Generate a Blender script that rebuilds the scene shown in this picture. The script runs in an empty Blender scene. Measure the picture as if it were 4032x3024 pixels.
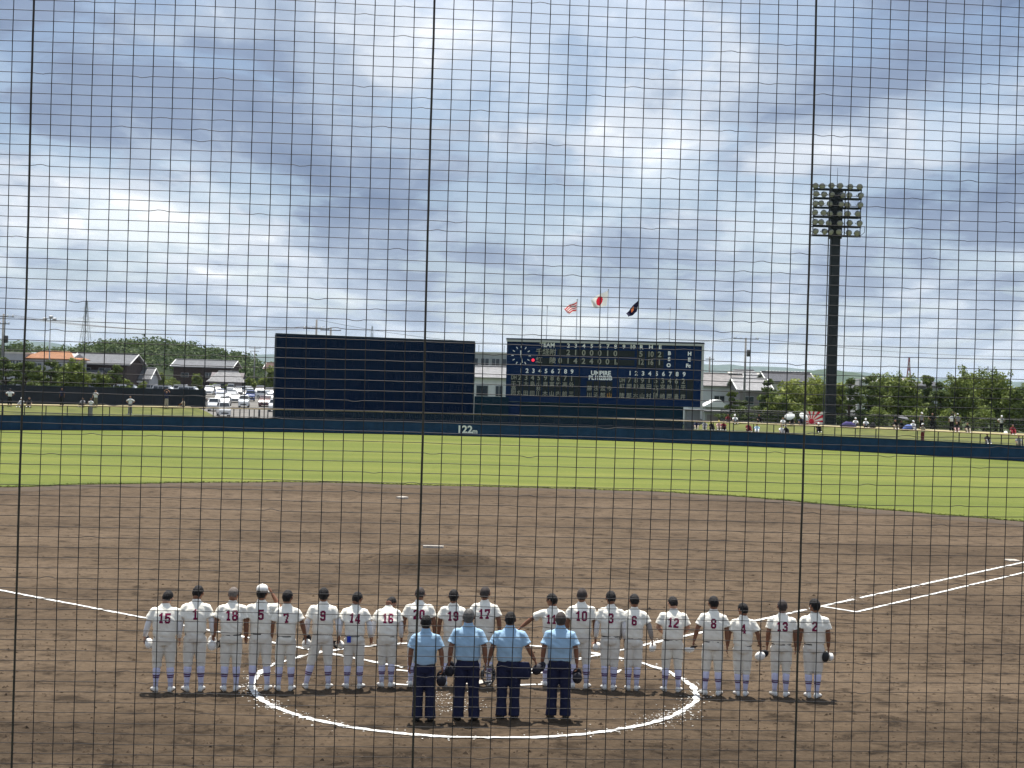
import bpy, bmesh, math, random
from mathutils import Vector, Matrix, noise
from mathutils.bvhtree import BVHTree
R = math.radians
random.seed(7)
scene = bpy.context.scene
COL = scene.collection

# ------------------------------------------------------------------ camera
F, CX, CY = 5600.0, 2016.0, 1512.0          # focal length and centre in photograph pixels
CAM_H, ROLL = 5.2, R(1.65)
cam_d = bpy.data.cameras.new('camera'); cam_d.sensor_width = 36.0
cam_d.lens = 36.0 * F / 4032.0
cam_d.clip_start, cam_d.clip_end = 0.1, 30000
cam = bpy.data.objects.new('camera', cam_d); COL.objects.link(cam); scene.camera = cam
cr, sr = math.cos(ROLL), math.sin(ROLL)
cam.matrix_world = Matrix(((cr, -sr, 0, 0), (0, 0, -1, 0), (sr, cr, 0, CAM_H), (0, 0, 0, 1)))
cam_d.dof.use_dof = False

# ------------------------------------------------------------------ sun and sky
SUN_EL, SUN_AZ = R(72), R(-7)               # azimuth from +Y, clockwise positive
sun_dir = Vector((math.sin(SUN_AZ) * math.cos(SUN_EL), math.cos(SUN_AZ) * math.cos(SUN_EL), math.sin(SUN_EL)))
sun_l = bpy.data.lights.new('sun', 'SUN'); sun_l.energy = 5.0; sun_l.angle = R(0.6); sun_l.color = (1.0, 0.95, 0.87)
sun_o = bpy.data.objects.new('sun', sun_l); COL.objects.link(sun_o)
sun_o.rotation_euler = sun_dir.to_track_quat('Z', 'Y').to_euler()

world = bpy.data.worlds.new('World'); scene.world = world; world.use_nodes = True
wt = world.node_tree; wt.nodes.clear()
def wn(t, **k):
    n = wt.nodes.new(t)
    for a, b in k.items(): setattr(n, a, b)
    return n
def wl(a, b): wt.links.new(a, b)
def wmath(op, a, b=None, c=None, clamp=False):
    n = wn('ShaderNodeMath', operation=op, use_clamp=clamp)
    for i, q in enumerate((a, b, c)):
        if q is None: continue
        if isinstance(q, (int, float)): n.inputs[i].default_value = q
        else: wl(q, n.inputs[i])
    return n.outputs[0]
def wramp(fac, stops, interp='EASE'):
    n = wn('ShaderNodeValToRGB'); cr_ = n.color_ramp; cr_.interpolation = interp
    while len(cr_.elements) < len(stops): cr_.elements.new(0.5)
    for e, (p, c) in zip(cr_.elements, stops):
        e.position = p; e.color = (c[0], c[1], c[2], 1)
    wl(fac, n.inputs[0]); return n.outputs[0]
def wmix(f, a, b):
    n = wn('ShaderNodeMix', data_type='RGBA')
    if isinstance(f, (int, float)): n.inputs[0].default_value = f
    else: wl(f, n.inputs[0])
    for i, q in ((6, a), (7, b)):
        if isinstance(q, tuple): n.inputs[i].default_value = (*q, 1)
        else: wl(q, n.inputs[i])
    return n.outputs[2]
tc = wn('ShaderNodeTexCoord'); sep = wn('ShaderNodeSeparateXYZ'); wl(tc.outputs['Generated'], sep.inputs[0])
sx, sy, sz = sep.outputs
zc = wmath('MAXIMUM', sz, 0.0)
den = wmath('ADD', zc, 0.15)
cx_ = wmath('DIVIDE', sx, den); cy_ = wmath('DIVIDE', sy, den)
comb = wn('ShaderNodeCombineXYZ'); wl(cx_, comb.inputs[0]); wl(cy_, comb.inputs[1])
def cloud_noise(off, scale, detail, rough, dist, sclx=1.0):
    mp = wn('ShaderNodeMapping'); mp.inputs['Location'].default_value = off
    mp.inputs['Rotation'].default_value = (0, 0, R(8)); mp.inputs['Scale'].default_value = (scale * sclx, scale, scale); wl(comb.outputs[0], mp.inputs[0])
    nn = wn('ShaderNodeTexNoise'); nn.inputs['Scale'].default_value = 1.0; nn.inputs['Detail'].default_value = detail
    nn.inputs['Roughness'].default_value = rough; nn.inputs['Distortion'].default_value = dist
    wl(mp.outputs[0], nn.inputs['Vector']); return nn.outputs['Fac']
SK = globals().get('SKY_OFF', (21.0, 4.0))  # which stretch of the cloud deck stands over the field
def wadd(a, b, k):                           # a + b * k
    return wmath('MULTIPLY_ADD', b, k, a)
big = cloud_noise((4.3 + SK[0], 1.7 + SK[1], 0), 0.44, 3, 0.45, 0.35, 3.4)
mid = cloud_noise((1.3 + SK[1], 6.2 + SK[0], 3), 1.0, 6, 0.52, 0.5, 2.5)
fine = cloud_noise((9.1, 3.3 + SK[0], 2), 2.6, 10, 0.62, 0.25, 1.25)
puff = cloud_noise((5.5, 2.1 + SK[1], 8), 5.2, 8, 0.6, 0.2, 1.1)
low = wramp(zc, [(0.02, (1, 1, 1)), (0.16, (0.25, 0.25, 0.25))])
dens = wadd(wadd(wadd(wmath('MULTIPLY', big, 0.56), mid, 0.36), fine, 0.20), wmath('MULTIPLY', wmath('SUBTRACT', puff, 0.45), low), 0.22)
# clouds: thin bright edges, thick grey-blue bases
cloud = wramp(dens, [(0.425, (1.15, 1.16, 1.18)), (0.505, (0.69, 0.755, 0.85)), (0.56, (0.43, 0.515, 0.65)), (0.625, (0.265, 0.34, 0.485)), (0.71, (0.18, 0.245, 0.38))])
sky = wn('ShaderNodeTexSky', sky_type='NISHITA', sun_disc=False)
sky.sun_elevation = SUN_EL; sky.sun_rotation = SUN_AZ; sky.altitude = 0; sky.dust_density = 0.8
skyc = wn('ShaderNodeVectorMath', operation='SCALE'); wl(sky.outputs[0], skyc.inputs[0]); skyc.inputs['Scale'].default_value = 0.11
# broken low cumulus with blue air between
gap = cloud_noise((2.2 + SK[0], 7.9, 5), 1.9, 8, 0.58, 0.5, 1.3)
cover = wramp(wadd(wmath('MULTIPLY', gap, 0.75), dens, 0.35), [(0.52, (0.62, 0.62, 0.62)), (0.60, (1, 1, 1))])
# clouds towards the sun glow by forward scattering
sdn = wn('ShaderNodeVectorMath', operation='DOT_PRODUCT'); wl(tc.outputs['Generated'], sdn.inputs[0]); sdn.inputs[1].default_value = sun_dir
glow = wmath('MULTIPLY_ADD', wmath('POWER', wmath('MAXIMUM', sdn.outputs['Value'], 0.0), 3.0), 0.8, 0.84)
cl2 = wn('ShaderNodeVectorMath', operation='SCALE'); wl(cloud, cl2.inputs[0]); wl(glow, cl2.inputs['Scale'])
mixed = wmix(cover, skyc.outputs[0], cl2.outputs[0])
# pale veil of thicker air low down
veil = wramp(zc, [(0.0, (0.55, 0.55, 0.55)), (0.05, (0.22, 0.22, 0.22)), (0.14, (0.0, 0.0, 0.0))])
final = wmix(veil, mixed, (0.66, 0.74, 0.83))
bg = wn('ShaderNodeBackground'); bg.inputs['Strength'].default_value = 0.685; wl(final, bg.inputs['Color'])
wo = wn('ShaderNodeOutputWorld'); wl(bg.outputs[0], wo.inputs['Surface'])
scene.view_settings.view_transform = 'Standard'; scene.view_settings.look = 'None'
scene.cycles.use_denoising = True
scene.view_settings.exposure = 0.74; scene.view_settings.gamma = 1.0; scene.view_settings.use_curve_mapping = False

# ------------------------------------------------------------------ helpers
def ray(px, py):
    a, b = (px - CX) / F, (CY - py) / F
    return Vector((a * cr - b * sr, 1.0, a * sr + b * cr))
def P(px, py, d):                            # the place seen at a pixel, d metres down the field
    v = ray(px, py); return Vector((v.x * d, d, CAM_H + v.z * d))
def G(px, py, z=0.0):                        # the place on level ground
    v = ray(px, py); d = (z - CAM_H) / v.z; return Vector((v.x * d, d, z))
def tag(o, label=None, cat=None, group=None, kind=None):
    if label: o['label'] = label
    if cat: o['category'] = cat
    if group: o['group'] = group
    if kind: o['kind'] = kind
    return o
def empty(name, loc=(0, 0, 0), rz=0.0, scale=1.0):
    o = bpy.data.objects.new(name, None); o.empty_display_size = 0.2
    COL.objects.link(o); o.location = loc; o.rotation_euler = (0, 0, rz); o.scale = (scale,) * 3
    return o
def smooth01(x, a, b):
    t = min(1.0, max(0.0, (x - a) / (b - a))); return t * t * (3 - 2 * t)

class MB:
    def __init__(s): s.v, s.f, s.m = [], [], []
    def add(s, vs, fs, mi=0):
        n = len(s.v); s.v += [Vector(q) for q in vs]
        s.f += [tuple(i + n for i in q) for q in fs]; s.m += [mi] * len(fs); return s
    def box(s, c, d, M=None, mi=0):
        hx, hy, hz = d[0] / 2, d[1] / 2, d[2] / 2; c = Vector(c)
        vs = [Vector((x, y, z)) for z in (-hz, hz) for y in (-hy, hy) for x in (-hx, hx)]
        if M: vs = [M @ q for q in vs]
        return s.add([c + q for q in vs], [(0, 2, 3, 1), (4, 5, 7, 6), (0, 1, 5, 4), (2, 6, 7, 3), (0, 4, 6, 2), (1, 3, 7, 5)], mi)
    def span(s, a, b, mi=0):
        a, b = Vector(a), Vector(b); return s.box((a + b) / 2, [abs(q) for q in (b - a)], None, mi)
    def loft(s, rings, cap=True, mi=0):
        n = len(rings[0]); vs = [q for r in rings for q in r]; fs = []
        for i in range(len(rings) - 1):
            for j in range(n):
                k = (j + 1) % n; fs.append((i * n + j, i * n + k, (i + 1) * n + k, (i + 1) * n + j))
        if cap: fs += [tuple(range(n))[::-1], tuple(range((len(rings) - 1) * n, len(rings) * n))]
        return s.add(vs, fs, mi)
    def tube(s, pts, rad, n=8, mi=0, cap=True, flat=None):
        pts = [Vector(p) for p in pts]
        if isinstance(rad, (int, float)): rad = [rad] * len(pts)
        t0 = (pts[1] - pts[0]).normalized()
        up = Vector((0, 0, 1)) if abs(t0.z) < 0.9 else Vector((0, 1, 0))
        u = t0.cross(up).normalized(); rings = []
        for i, p in enumerate(pts):
            t = (pts[min(i + 1, len(pts) - 1)] - pts[max(i - 1, 0)]).normalized()
            u = (u - t * u.dot(t)).normalized(); w = t.cross(u)
            rings.append([p + (u * math.cos(q * 2 * math.pi / n) + w * math.sin(q * 2 * math.pi / n)) * rad[i] for q in range(n)])
        return s.loft(rings, cap, mi)
    def ell(s, c, r, M=None, nu=14, nv=9, mi=0, fn=None):
        c = Vector(c); rings = []; vs = []; fs = []
        for i in range(nv + 1):
            a = math.pi * i / nv
            for j in range(nu):
                b = 2 * math.pi * j / nu
                q = Vector((math.sin(a) * math.cos(b), math.sin(a) * math.sin(b), math.cos(a)))
                k = fn(q) if fn else 1.0
                q = Vector((q.x * r[0] * k, q.y * r[1] * k, q.z * r[2] * k))
                vs.append(c + (M @ q if M else q))
        for i in range(nv):
            for j in range(nu):
                k = (j + 1) % nu; fs.append((i * nu + j, (i + 1) * nu + j, (i + 1) * nu + k, i * nu + k))
        return s.add(vs, fs, mi)
    def prism(s, poly, a, b, axis='y', mi=0):
        n = len(poly)
        def q(p, t): return (p[0], t, p[1]) if axis == 'y' else ((t, p[0], p[1]) if axis == 'x' else (p[0], p[1], t))
        return s.loft([[Vector(q(p, a)) for p in poly], [Vector(q(p, b)) for p in poly]], True, mi)
    def build(s, name, mat, parent=None, smooth=False, loc=None, weld=False):
        me = bpy.data.meshes.new(name); me.from_pydata([tuple(q) for q in s.v], [], s.f)
        mats = mat if isinstance(mat, (list, tuple)) else [mat]
        for q in mats: me.materials.append(q)
        if len(mats) > 1: me.polygons.foreach_set('material_index', s.m)
        if smooth: me.polygons.foreach_set('use_smooth', [True] * len(s.f))
        if weld:
            bm = bmesh.new(); bm.from_mesh(me); bmesh.ops.remove_doubles(bm, verts=bm.verts, dist=1e-5)
            bmesh.ops.recalc_face_normals(bm, faces=bm.faces); bm.to_mesh(me); bm.free()
        me.update()
        o = bpy.data.objects.new(name, me); COL.objects.link(o)
        if parent: o.parent = parent
        if loc is not None: o.location = loc
        return o
def ring(cx, cy, z, rx, ry, n=20, p=2.0):
    out = []
    for i in range(n):
        a = 2 * math.pi * i / n; c, s_ = math.cos(a), math.sin(a)
        out.append(Vector((cx + rx * math.copysign(abs(c) ** (2 / p), c), cy + ry * math.copysign(abs(s_) ** (2 / p), s_), z)))
    return out
def copy_thing(o, parent=None):
    c = o.copy(); COL.objects.link(c); c.parent = parent
    for ch in [q for q in o.children]: copy_thing(ch, c)
    return c

# ------------------------------------------------------------------ materials
MATS = {}
def mat(name, col=(0.5, 0.5, 0.5), rough=0.7, spec=0.3, metal=0.0, var=0.0, vscale=5.0, col2=None, ramp=(0.35, 0.65), bump=0.0, bscale=20.0,
        emit=0.0, detail=5.0, stretch=None, trans=0.0, coat=0.0, gen=False):
    if name in MATS: return MATS[name]
    m = bpy.data.materials.new(name); m.use_nodes = True; nt = m.node_tree; b = nt.nodes['Principled BSDF']
    b.inputs['Base Color'].default_value = (*col, 1); b.inputs['Roughness'].default_value = rough
    b.inputs['Specular IOR Level'].default_value = spec; b.inputs['Metallic'].default_value = metal
    if coat: b.inputs['Coat Weight'].default_value = coat; b.inputs['Coat Roughness'].default_value = 0.08
    if emit: b.inputs['Emission Color'].default_value = (*col, 1); b.inputs['Emission Strength'].default_value = emit
    t = nt.nodes.new('ShaderNodeTexCoord'); vec = t.outputs['Object']
    if stretch:
        mp = nt.nodes.new('ShaderNodeMapping'); mp.inputs['Scale'].default_value = stretch; nt.links.new(vec, mp.inputs[0]); vec = mp.outputs[0]
    if var or col2:
        n = nt.nodes.new('ShaderNodeTexNoise'); n.inputs['Scale'].default_value = vscale; n.inputs['Detail'].default_value = detail; n.inputs['Roughness'].default_value = 0.6
        nt.links.new(vec, n.inputs['Vector'])
        cr_ = nt.nodes.new('ShaderNodeValToRGB'); cr_.color_ramp.elements[0].position, cr_.color_ramp.elements[1].position = ramp
        c2 = col2 if col2 else tuple(q * (1 - var) for q in col)
        c1 = col if col2 else tuple(min(1, q * (1 + var * 0.6)) for q in col)
        cr_.color_ramp.elements[0].color = (*c2, 1); cr_.color_ramp.elements[1].color = (*c1, 1)
        nt.links.new(n.outputs['Fac'], cr_.inputs[0]); nt.links.new(cr_.outputs[0], b.inputs['Base Color'])
    if bump:
        n2 = nt.nodes.new('ShaderNodeTexNoise'); n2.inputs['Scale'].default_value = bscale; n2.inputs['Detail'].default_value = 6
        nt.links.new(vec, n2.inputs['Vector'])
        bp = nt.nodes.new('ShaderNodeBump'); bp.inputs['Strength'].default_value = 1.0; bp.inputs['Distance'].default_value = bump
        nt.links.new(n2.outputs['Fac'], bp.inputs['Height']); nt.links.new(bp.outputs[0], b.inputs['Normal'])
    if trans:
        tr = nt.nodes.new('ShaderNodeBsdfTranslucent'); mx = nt.nodes.new('ShaderNodeMixShader'); mx.inputs[0].default_value = trans
        src = b.inputs['Base Color'].links[0].from_socket if b.inputs['Base Color'].links else None
        if src: nt.links.new(src, tr.inputs[0])
        else: tr.inputs[0].default_value = (*col, 1)
        out = nt.nodes['Material Output']
        nt.links.new(b.outputs[0], mx.inputs[1]); nt.links.new(tr.outputs[0], mx.inputs[2]); nt.links.new(mx.outputs[0], out.inputs['Surface'])
    MATS[name] = m; return m

def nodes_of(m):
    nt = m.node_tree; return nt, nt.nodes['Principled BSDF']
# ------------------------------------------------------------------ the field
HOME = Vector((-0.55, 24.55, 0)); MOUND0 = (-2.40, 42.15)
FIELD_ROT = R(-6.0)                          # direction of second base from home
fd = Vector((math.sin(FIELD_ROT), math.cos(FIELD_ROT), 0)); fr = Vector((fd.y, -fd.x, 0))
FENCE_PX = [(0, 1695), (560, 1697), (1160, 1704), (1600, 1711), (2040, 1723), (2640, 1745), (3000, 1762), (3400, 1782), (3700, 1798), (4032, 1817)]
fpol = []
for px, py in FENCE_PX:
    q = G(px, py) - HOME; fpol.append((math.atan2(q.x, q.y), q.length))
# smooth the measured fence with a quadratic in the angle
def fit_fence():
    import itertools
    S = [[0.0] * 4 for _ in range(3)]
    for a, r in fpol:
        b = (1, a, a * a)
        for i in range(3):
            for j in range(3): S[i][j] += b[i] * b[j]
            S[i][3] += b[i] * r
    for i in range(3):
        p = S[i][i]; S[i] = [q / p for q in S[i]]
        for j in range(3):
            if j != i: k = S[j][i]; S[j] = [x - k * y for x, y in zip(S[j], S[i])]
    return [S[i][3] for i in range(3)]
fc = fit_fence()
def fence_r(a): a = max(-0.75, min(0.75, a)); return fc[0] + fc[1] * a + fc[2] * a * a
def fence_pt(a, off=0.0, z=0.0):
    r = fence_r(a) + off; return Vector((HOME.x + math.sin(a) * r, HOME.y + math.cos(a) * r, z))
def ang_of(px, d=138.0):
    q = P(px, 1600, d) - HOME; return math.atan2(q.x, q.y)
A_L0, A_L1 = ang_of(760), ang_of(960)        # left bank ends here
A_R0, A_R1 = ang_of(2640), ang_of(2790)      # right bank starts here
def terrain(x, y):
    a = math.atan2(x - HOME.x, y - HOME.y); s = math.hypot(x - HOME.x, y - HOME.y) - fence_r(a)
    if y < 60: return 0.0
    m = max(1 - smooth01(a, A_L0, A_L1), smooth01(a, A_R0, A_R1))
    if s <= 0.15: return 0.0
    if s < 0.5: h = 0.72 * (s - 0.15) / 0.35
    elif s < 12: h = 0.72 + 1.2 * (s - 0.5) / 11.5
    elif s < 17: h = 1.92
    else: h = 1.92 * (1 - smooth01(s, 17, 27))
    return h * m
def T(px, py, dmin=112.0):                   # the place on the terrain behind the fence
    v = ray(px, py); d = dmin
    while d < 500:
        if CAM_H + v.z * d <= terrain(v.x * d, d) + 1e-6: break
        d += 0.1
    return Vector((v.x * d, d, terrain(v.x * d, d)))

def grid_mesh(name, x0, x1, nx, y0, y1, ny, zf, m, keep=None):
    vs = []; fs = []
    for j in range(ny + 1):
        for i in range(nx + 1):
            x = x0 + (x1 - x0) * i / nx; y = y0 + (y1 - y0) * j / ny; vs.append((x, y, zf(x, y)))
    for j in range(ny):
        for i in range(nx):
            q = (j * (nx + 1) + i, j * (nx + 1) + i + 1, (j + 1) * (nx + 1) + i + 1, (j + 1) * (nx + 1) + i)
            if keep is None or keep((vs[q[0]][0] + vs[q[2]][0]) / 2, (vs[q[0]][1] + vs[q[2]][1]) / 2): fs.append(q)
    mb = MB().add(vs, fs); o = mb.build(name, m, smooth=True); tag(o, kind='structure'); return o

# land out to the horizon
m_land = mat('far_land', (0.10, 0.12, 0.06), 0.95, 0.1, col2=(0.06, 0.08, 0.035), vscale=0.02)
grid_mesh('ground', -14500, 14500, 40, -400, 14000, 40, lambda x, y: -0.06, m_land)

# infield dirt
m_dirt = mat('infield_dirt', (0.5, 0.5, 0.5), 0.95, 0.08)
nt, b = nodes_of(m_dirt)
def N(nt, t, **k):
    n = nt.nodes.new(t)
    for a_, b_ in k.items(): setattr(n, a_, b_)
    return n
def noise_node(nt, vec, scale, detail=6, rough=0.6, mscale=(1, 1, 1), dist=0.0):
    mp = N(nt, 'ShaderNodeMapping'); mp.inputs['Scale'].default_value = mscale; nt.links.new(vec, mp.inputs[0])
    n = N(nt, 'ShaderNodeTexNoise'); n.inputs['Scale'].default_value = scale; n.inputs['Detail'].default_value = detail
    n.inputs['Roughness'].default_value = rough; n.inputs['Distortion'].default_value = dist; nt.links.new(mp.outputs[0], n.inputs['Vector']); return n.outputs['Fac']
def ramp_node(nt, f, stops):
    n = N(nt, 'ShaderNodeValToRGB')
    while len(n.color_ramp.elements) < len(stops): n.color_ramp.elements.new(0.5)
    for e, (p, c) in zip(n.color_ramp.elements, stops): e.position = p; e.color = (*c, 1)
    nt.links.new(f, n.inputs[0]); return n.outputs[0]
def mix_node(nt, f, a, b_, mode='MIX'):
    n = N(nt, 'ShaderNodeMix', data_type='RGBA', blend_type=mode)
    if isinstance(f, float): n.inputs[0].default_value = f
    else: nt.links.new(f, n.inputs[0])
    for i, q in ((6, a), (7, b_)):
        if isinstance(q, tuple): n.inputs[i].default_value = (*q, 1)
        else: nt.links.new(q, n.inputs[i])
    return n.outputs[2]
tcd = N(nt, 'ShaderNodeTexCoord'); ov = tcd.outputs['Object']
base = ramp_node(nt, noise_node(nt, ov, 0.22, 6, 0.62, (0.55, 1, 1)), [(0.32, (0.064, 0.046, 0.031)), (0.5, (0.094, 0.068, 0.045)), (0.68, (0.116, 0.085, 0.058))])
spots = ramp_node(nt, noise_node(nt, ov, 2.1, 8, 0.68, (0.8, 1, 1), 0.6), [(0.36, (0.42, 0.41, 0.40)), (0.47, (0.96, 0.96, 0.96)), (0.62, (1.10, 1.10, 1.09))])
grain = ramp_node(nt, noise_node(nt, ov, 9.0, 6, 0.7), [(0.3, (0.72, 0.71, 0.7)), (0.7, (1.2, 1.2, 1.2))])
scuff = ramp_node(nt, noise_node(nt, ov, 4.2, 7, 0.7, (0.45, 1, 1), 0.9), [(0.33, (0.45, 0.44, 0.43)), (0.43, (0.97, 0.97, 0.97)), (0.68, (1.16, 1.15, 1.14))])
c1 = mix_node(nt, 1.0, mix_node(nt, 1.0, base, spots, 'MULTIPLY'), scuff, 'MULTIPLY'); c2 = mix_node(nt, 1.0, c1, grain, 'MULTIPLY')
# freshly dug, darker soil in front of the mound and trodden soil on the right of the diamond; the widest patch darkens the dirt nearest the camera
def dark_patch(nt, ov, c, rx_, ry_, col, k):
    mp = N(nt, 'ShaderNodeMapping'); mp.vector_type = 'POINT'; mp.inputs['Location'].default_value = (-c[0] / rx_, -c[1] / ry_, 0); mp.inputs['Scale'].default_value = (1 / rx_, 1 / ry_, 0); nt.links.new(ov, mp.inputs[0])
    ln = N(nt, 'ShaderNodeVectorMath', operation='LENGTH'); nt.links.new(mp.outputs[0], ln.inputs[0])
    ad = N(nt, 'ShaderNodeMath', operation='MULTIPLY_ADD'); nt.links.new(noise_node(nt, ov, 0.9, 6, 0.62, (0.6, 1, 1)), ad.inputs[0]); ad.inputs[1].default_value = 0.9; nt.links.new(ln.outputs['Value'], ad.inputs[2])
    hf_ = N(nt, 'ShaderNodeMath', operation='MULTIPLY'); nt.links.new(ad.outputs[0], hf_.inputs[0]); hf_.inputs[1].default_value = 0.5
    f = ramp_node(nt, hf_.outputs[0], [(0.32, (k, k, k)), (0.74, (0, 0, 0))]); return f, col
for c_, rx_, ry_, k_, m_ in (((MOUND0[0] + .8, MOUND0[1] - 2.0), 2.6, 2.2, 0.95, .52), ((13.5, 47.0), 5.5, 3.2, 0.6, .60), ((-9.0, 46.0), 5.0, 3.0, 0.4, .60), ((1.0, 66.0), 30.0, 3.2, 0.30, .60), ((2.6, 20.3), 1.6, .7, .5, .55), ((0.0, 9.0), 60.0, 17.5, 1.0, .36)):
    f_, _ = dark_patch(nt, ov, c_, rx_, ry_, None, k_); c2 = mix_node(nt, f_, c2, mix_node(nt, 1.0, c2, (m_ * 1.02, m_, m_ * .97), 'MULTIPLY'))
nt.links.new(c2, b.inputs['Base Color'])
hsum = N(nt, 'ShaderNodeMath', operation='MULTIPLY_ADD'); nt.links.new(noise_node(nt, ov, 2.1, 8, 0.68, (0.8, 1, 1), 0.6), hsum.inputs[0]); hsum.inputs[1].default_value = 1.0
nt.links.new(noise_node(nt, ov, 11.0, 5, 0.7), hsum.inputs[2])
bp = N(nt, 'ShaderNodeBump'); bp.inputs['Distance'].default_value = 0.08; bp.inputs['Strength'].default_value = 0.7
nt.links.new(hsum.outputs[0], bp.inputs['Height']); nt.links.new(bp.outputs[0], b.inputs['Normal'])
MOUND = HOME + fd * 17.7
def dirt_z(x, y):
    r = math.hypot(x - MOUND.x, y - MOUND.y)
    return 0.26 * (1 - smooth01(r, 0.9, 2.75)) + 0.012 * noise.noise((x * 1.3, y * 1.3, 0)) * (1 if r > 2 else 0.3) * 0.5
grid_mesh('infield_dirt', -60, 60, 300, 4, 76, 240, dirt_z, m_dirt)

# darker trodden soil where dirt meets turf
# outfield grass, its ragged inner edge read off the photograph's arc
EDGE = [(-1400, 1990), (-600, 1942), (0, 1920), (400, 1908), (793, 1900), (1300, 1900), (1837, 1916), (2300, 1926), (2700, 1942), (3018, 1964), (3300, 1993), (3600, 2020), (4032, 2055), (4700, 2125), (5600, 2240)]
m_grass = mat('outfield_grass', (0.2, 0.27, 0.04), 0.9, 0.15)
nt, b = nodes_of(m_grass); tcd = N(nt, 'ShaderNodeTexCoord'); ov = tcd.outputs['Object']
g1 = ramp_node(nt, noise_node(nt, ov, 0.10, 7, 0.62, (0.35, 1.3, 1)), [(0.34, (0.087, 0.109, 0.019)), (0.5, (0.111, 0.132, 0.024)), (0.66, (0.140, 0.154, 0.031))])
g2 = ramp_node(nt, noise_node(nt, ov, 3.0, 8, 0.7), [(0.3, (0.80, 0.82, 0.75)), (0.7, (1.14, 1.12, 1.1))])
g3 = ramp_node(nt, noise_node(nt, ov, 0.055, 4, 0.5, (0.2, 1.6, 1), 0.4), [(0.42, (0.93, 0.95, 0.9)), (0.58, (1.05, 1.04, 1.05))])
wv = N(nt, 'ShaderNodeTexWave', wave_type='RINGS', rings_direction='Z'); wv.inputs['Scale'].default_value = 0.055; wv.inputs['Distortion'].default_value = 1.2; wv.inputs['Detail'].default_value = 3
mpw = N(nt, 'ShaderNodeMapping'); mpw.inputs['Location'].default_value = (0.5, -24.5, 0); nt.links.new(ov, mpw.inputs[0]); nt.links.new(mpw.outputs[0], wv.inputs['Vector'])
g4 = ramp_node(nt, wv.outputs['Fac'], [(0.35, (0.95, 0.965, 0.93)), (0.65, (1.05, 1.035, 1.06))])
g5 = ramp_node(nt, noise_node(nt, ov, 0.5, 6, 0.65, (0.4, 1, 1)), [(0.30, (1.14, 1.06, 1.1)), (0.42, (1, 1, 1))])
nt.links.new(mix_node(nt, 1.0, mix_node(nt, 1.0, mix_node(nt, 1.0, mix_node(nt, 1.0, g1, g2, 'MULTIPLY'), g3, 'MULTIPLY'), g4, 'MULTIPLY'), g5, 'MULTIPLY'), b.inputs['Base Color'])
bp = N(nt, 'ShaderNodeBump'); bp.inputs['Distance'].default_value = 0.03; nt.links.new(noise_node(nt, ov, 25, 4, 0.7), bp.inputs['Height']); nt.links.new(bp.outputs[0], b.inputs['Normal'])
edge_pts = [G(px, py) for px, py in EDGE]
def edge_at(t):
    i = min(int(t), len(edge_pts) - 2); return edge_pts[i].lerp(edge_pts[i + 1], t - i)
vs = []; fs = []; NS = 700; rows = 26
for i in range(NS + 1):
    t = i / NS * (len(edge_pts) - 1); e = edge_at(t)
    q = e - HOME; a = math.atan2(q.x, q.y); r0 = q.length + 0.40 * noise.noise((e.x * 0.5, e.y * 0.5, 4)) + 0.22 * noise.noise((e.x * 2.2, e.y * 2.2, 1))
    r1 = fence_r(a) + 0.1
    for j in range(rows + 1):
        s = (j / rows) ** 1.4; r = r0 + (r1 - r0) * s
        vs.append((HOME.x + math.sin(a) * r, HOME.y + math.cos(a) * r, 0.012 + 0.006 * smooth01(r - r0, 0, 0.6) ))
for i in range(NS):
    for j in range(rows):
        k = i * (rows + 1) + j; fs.append((k, k + rows + 1, k + rows + 2, k + 1))
tag(MB().add(vs, fs).build('outfield_grass', m_grass, smooth=True), kind='structure')
# grass blades along the border, where turf meets dirt
m_blade = mat('turf_edge', (0.112, 0.132, 0.025), 0.8, 0.2, col2=(0.085, 0.104, 0.021), vscale=3)
rng = random.Random(3); mb = MB()
for i in range(9000):
    t = rng.uniform(1.2, len(edge_pts) - 2.2); e = edge_at(t); q = (e - HOME).normalized()
    o_ = 0.40 * noise.noise((e.x * 0.5, e.y * 0.5, 4)) + 0.22 * noise.noise((e.x * 2.2, e.y * 2.2, 1)) + abs(rng.gauss(0, 0.35)) - 0.05
    c = e + q * o_; c.z = 0.012; h = rng.uniform(0.01, 0.03); w = rng.uniform(0.03, 0.09); an = rng.uniform(0, 3.14)
    d = Vector((math.cos(an), math.sin(an), 0)) * w
    mb.add([c - d, c + d, c + d * 0.3 + Vector((rng.uniform(-.03, .03), rng.uniform(-.03, .03), h))], [(0, 1, 2)])
tag(mb.build('grass_fringe', m_blade), 'ragged fringe of short grass where outfield turf meets dirt', 'grass', kind='stuff')

m_bord = mat('border_soil', (0.067, 0.053, 0.042), 0.95, 0.08, col2=(0.087, 0.065, 0.046), vscale=1.2, ramp=(.4, .62), detail=7, bump=.04, bscale=8)
vs = []; fs = []; rng = random.Random(8)
for i in range(NS + 1):
    t = i / NS * (len(edge_pts) - 1); e = edge_at(t); q = (e - HOME).normalized(); w0 = 2.1 + 1.1 * noise.noise((e.x * .25, e.y * .25, 9)) + .5 * noise.noise((e.x * 1.1, e.y * 1.1, 2))
    for s in (-w0, 0.9): p = e + q * s; vs.append((p.x, p.y, 0.0085 if s < 0 else 0.004))
for i in range(NS): fs.append((2 * i, 2 * i + 2, 2 * i + 3, 2 * i + 1))
tag(MB().add(vs, fs).build('border_soil', m_bord, smooth=True), kind='structure')

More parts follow.
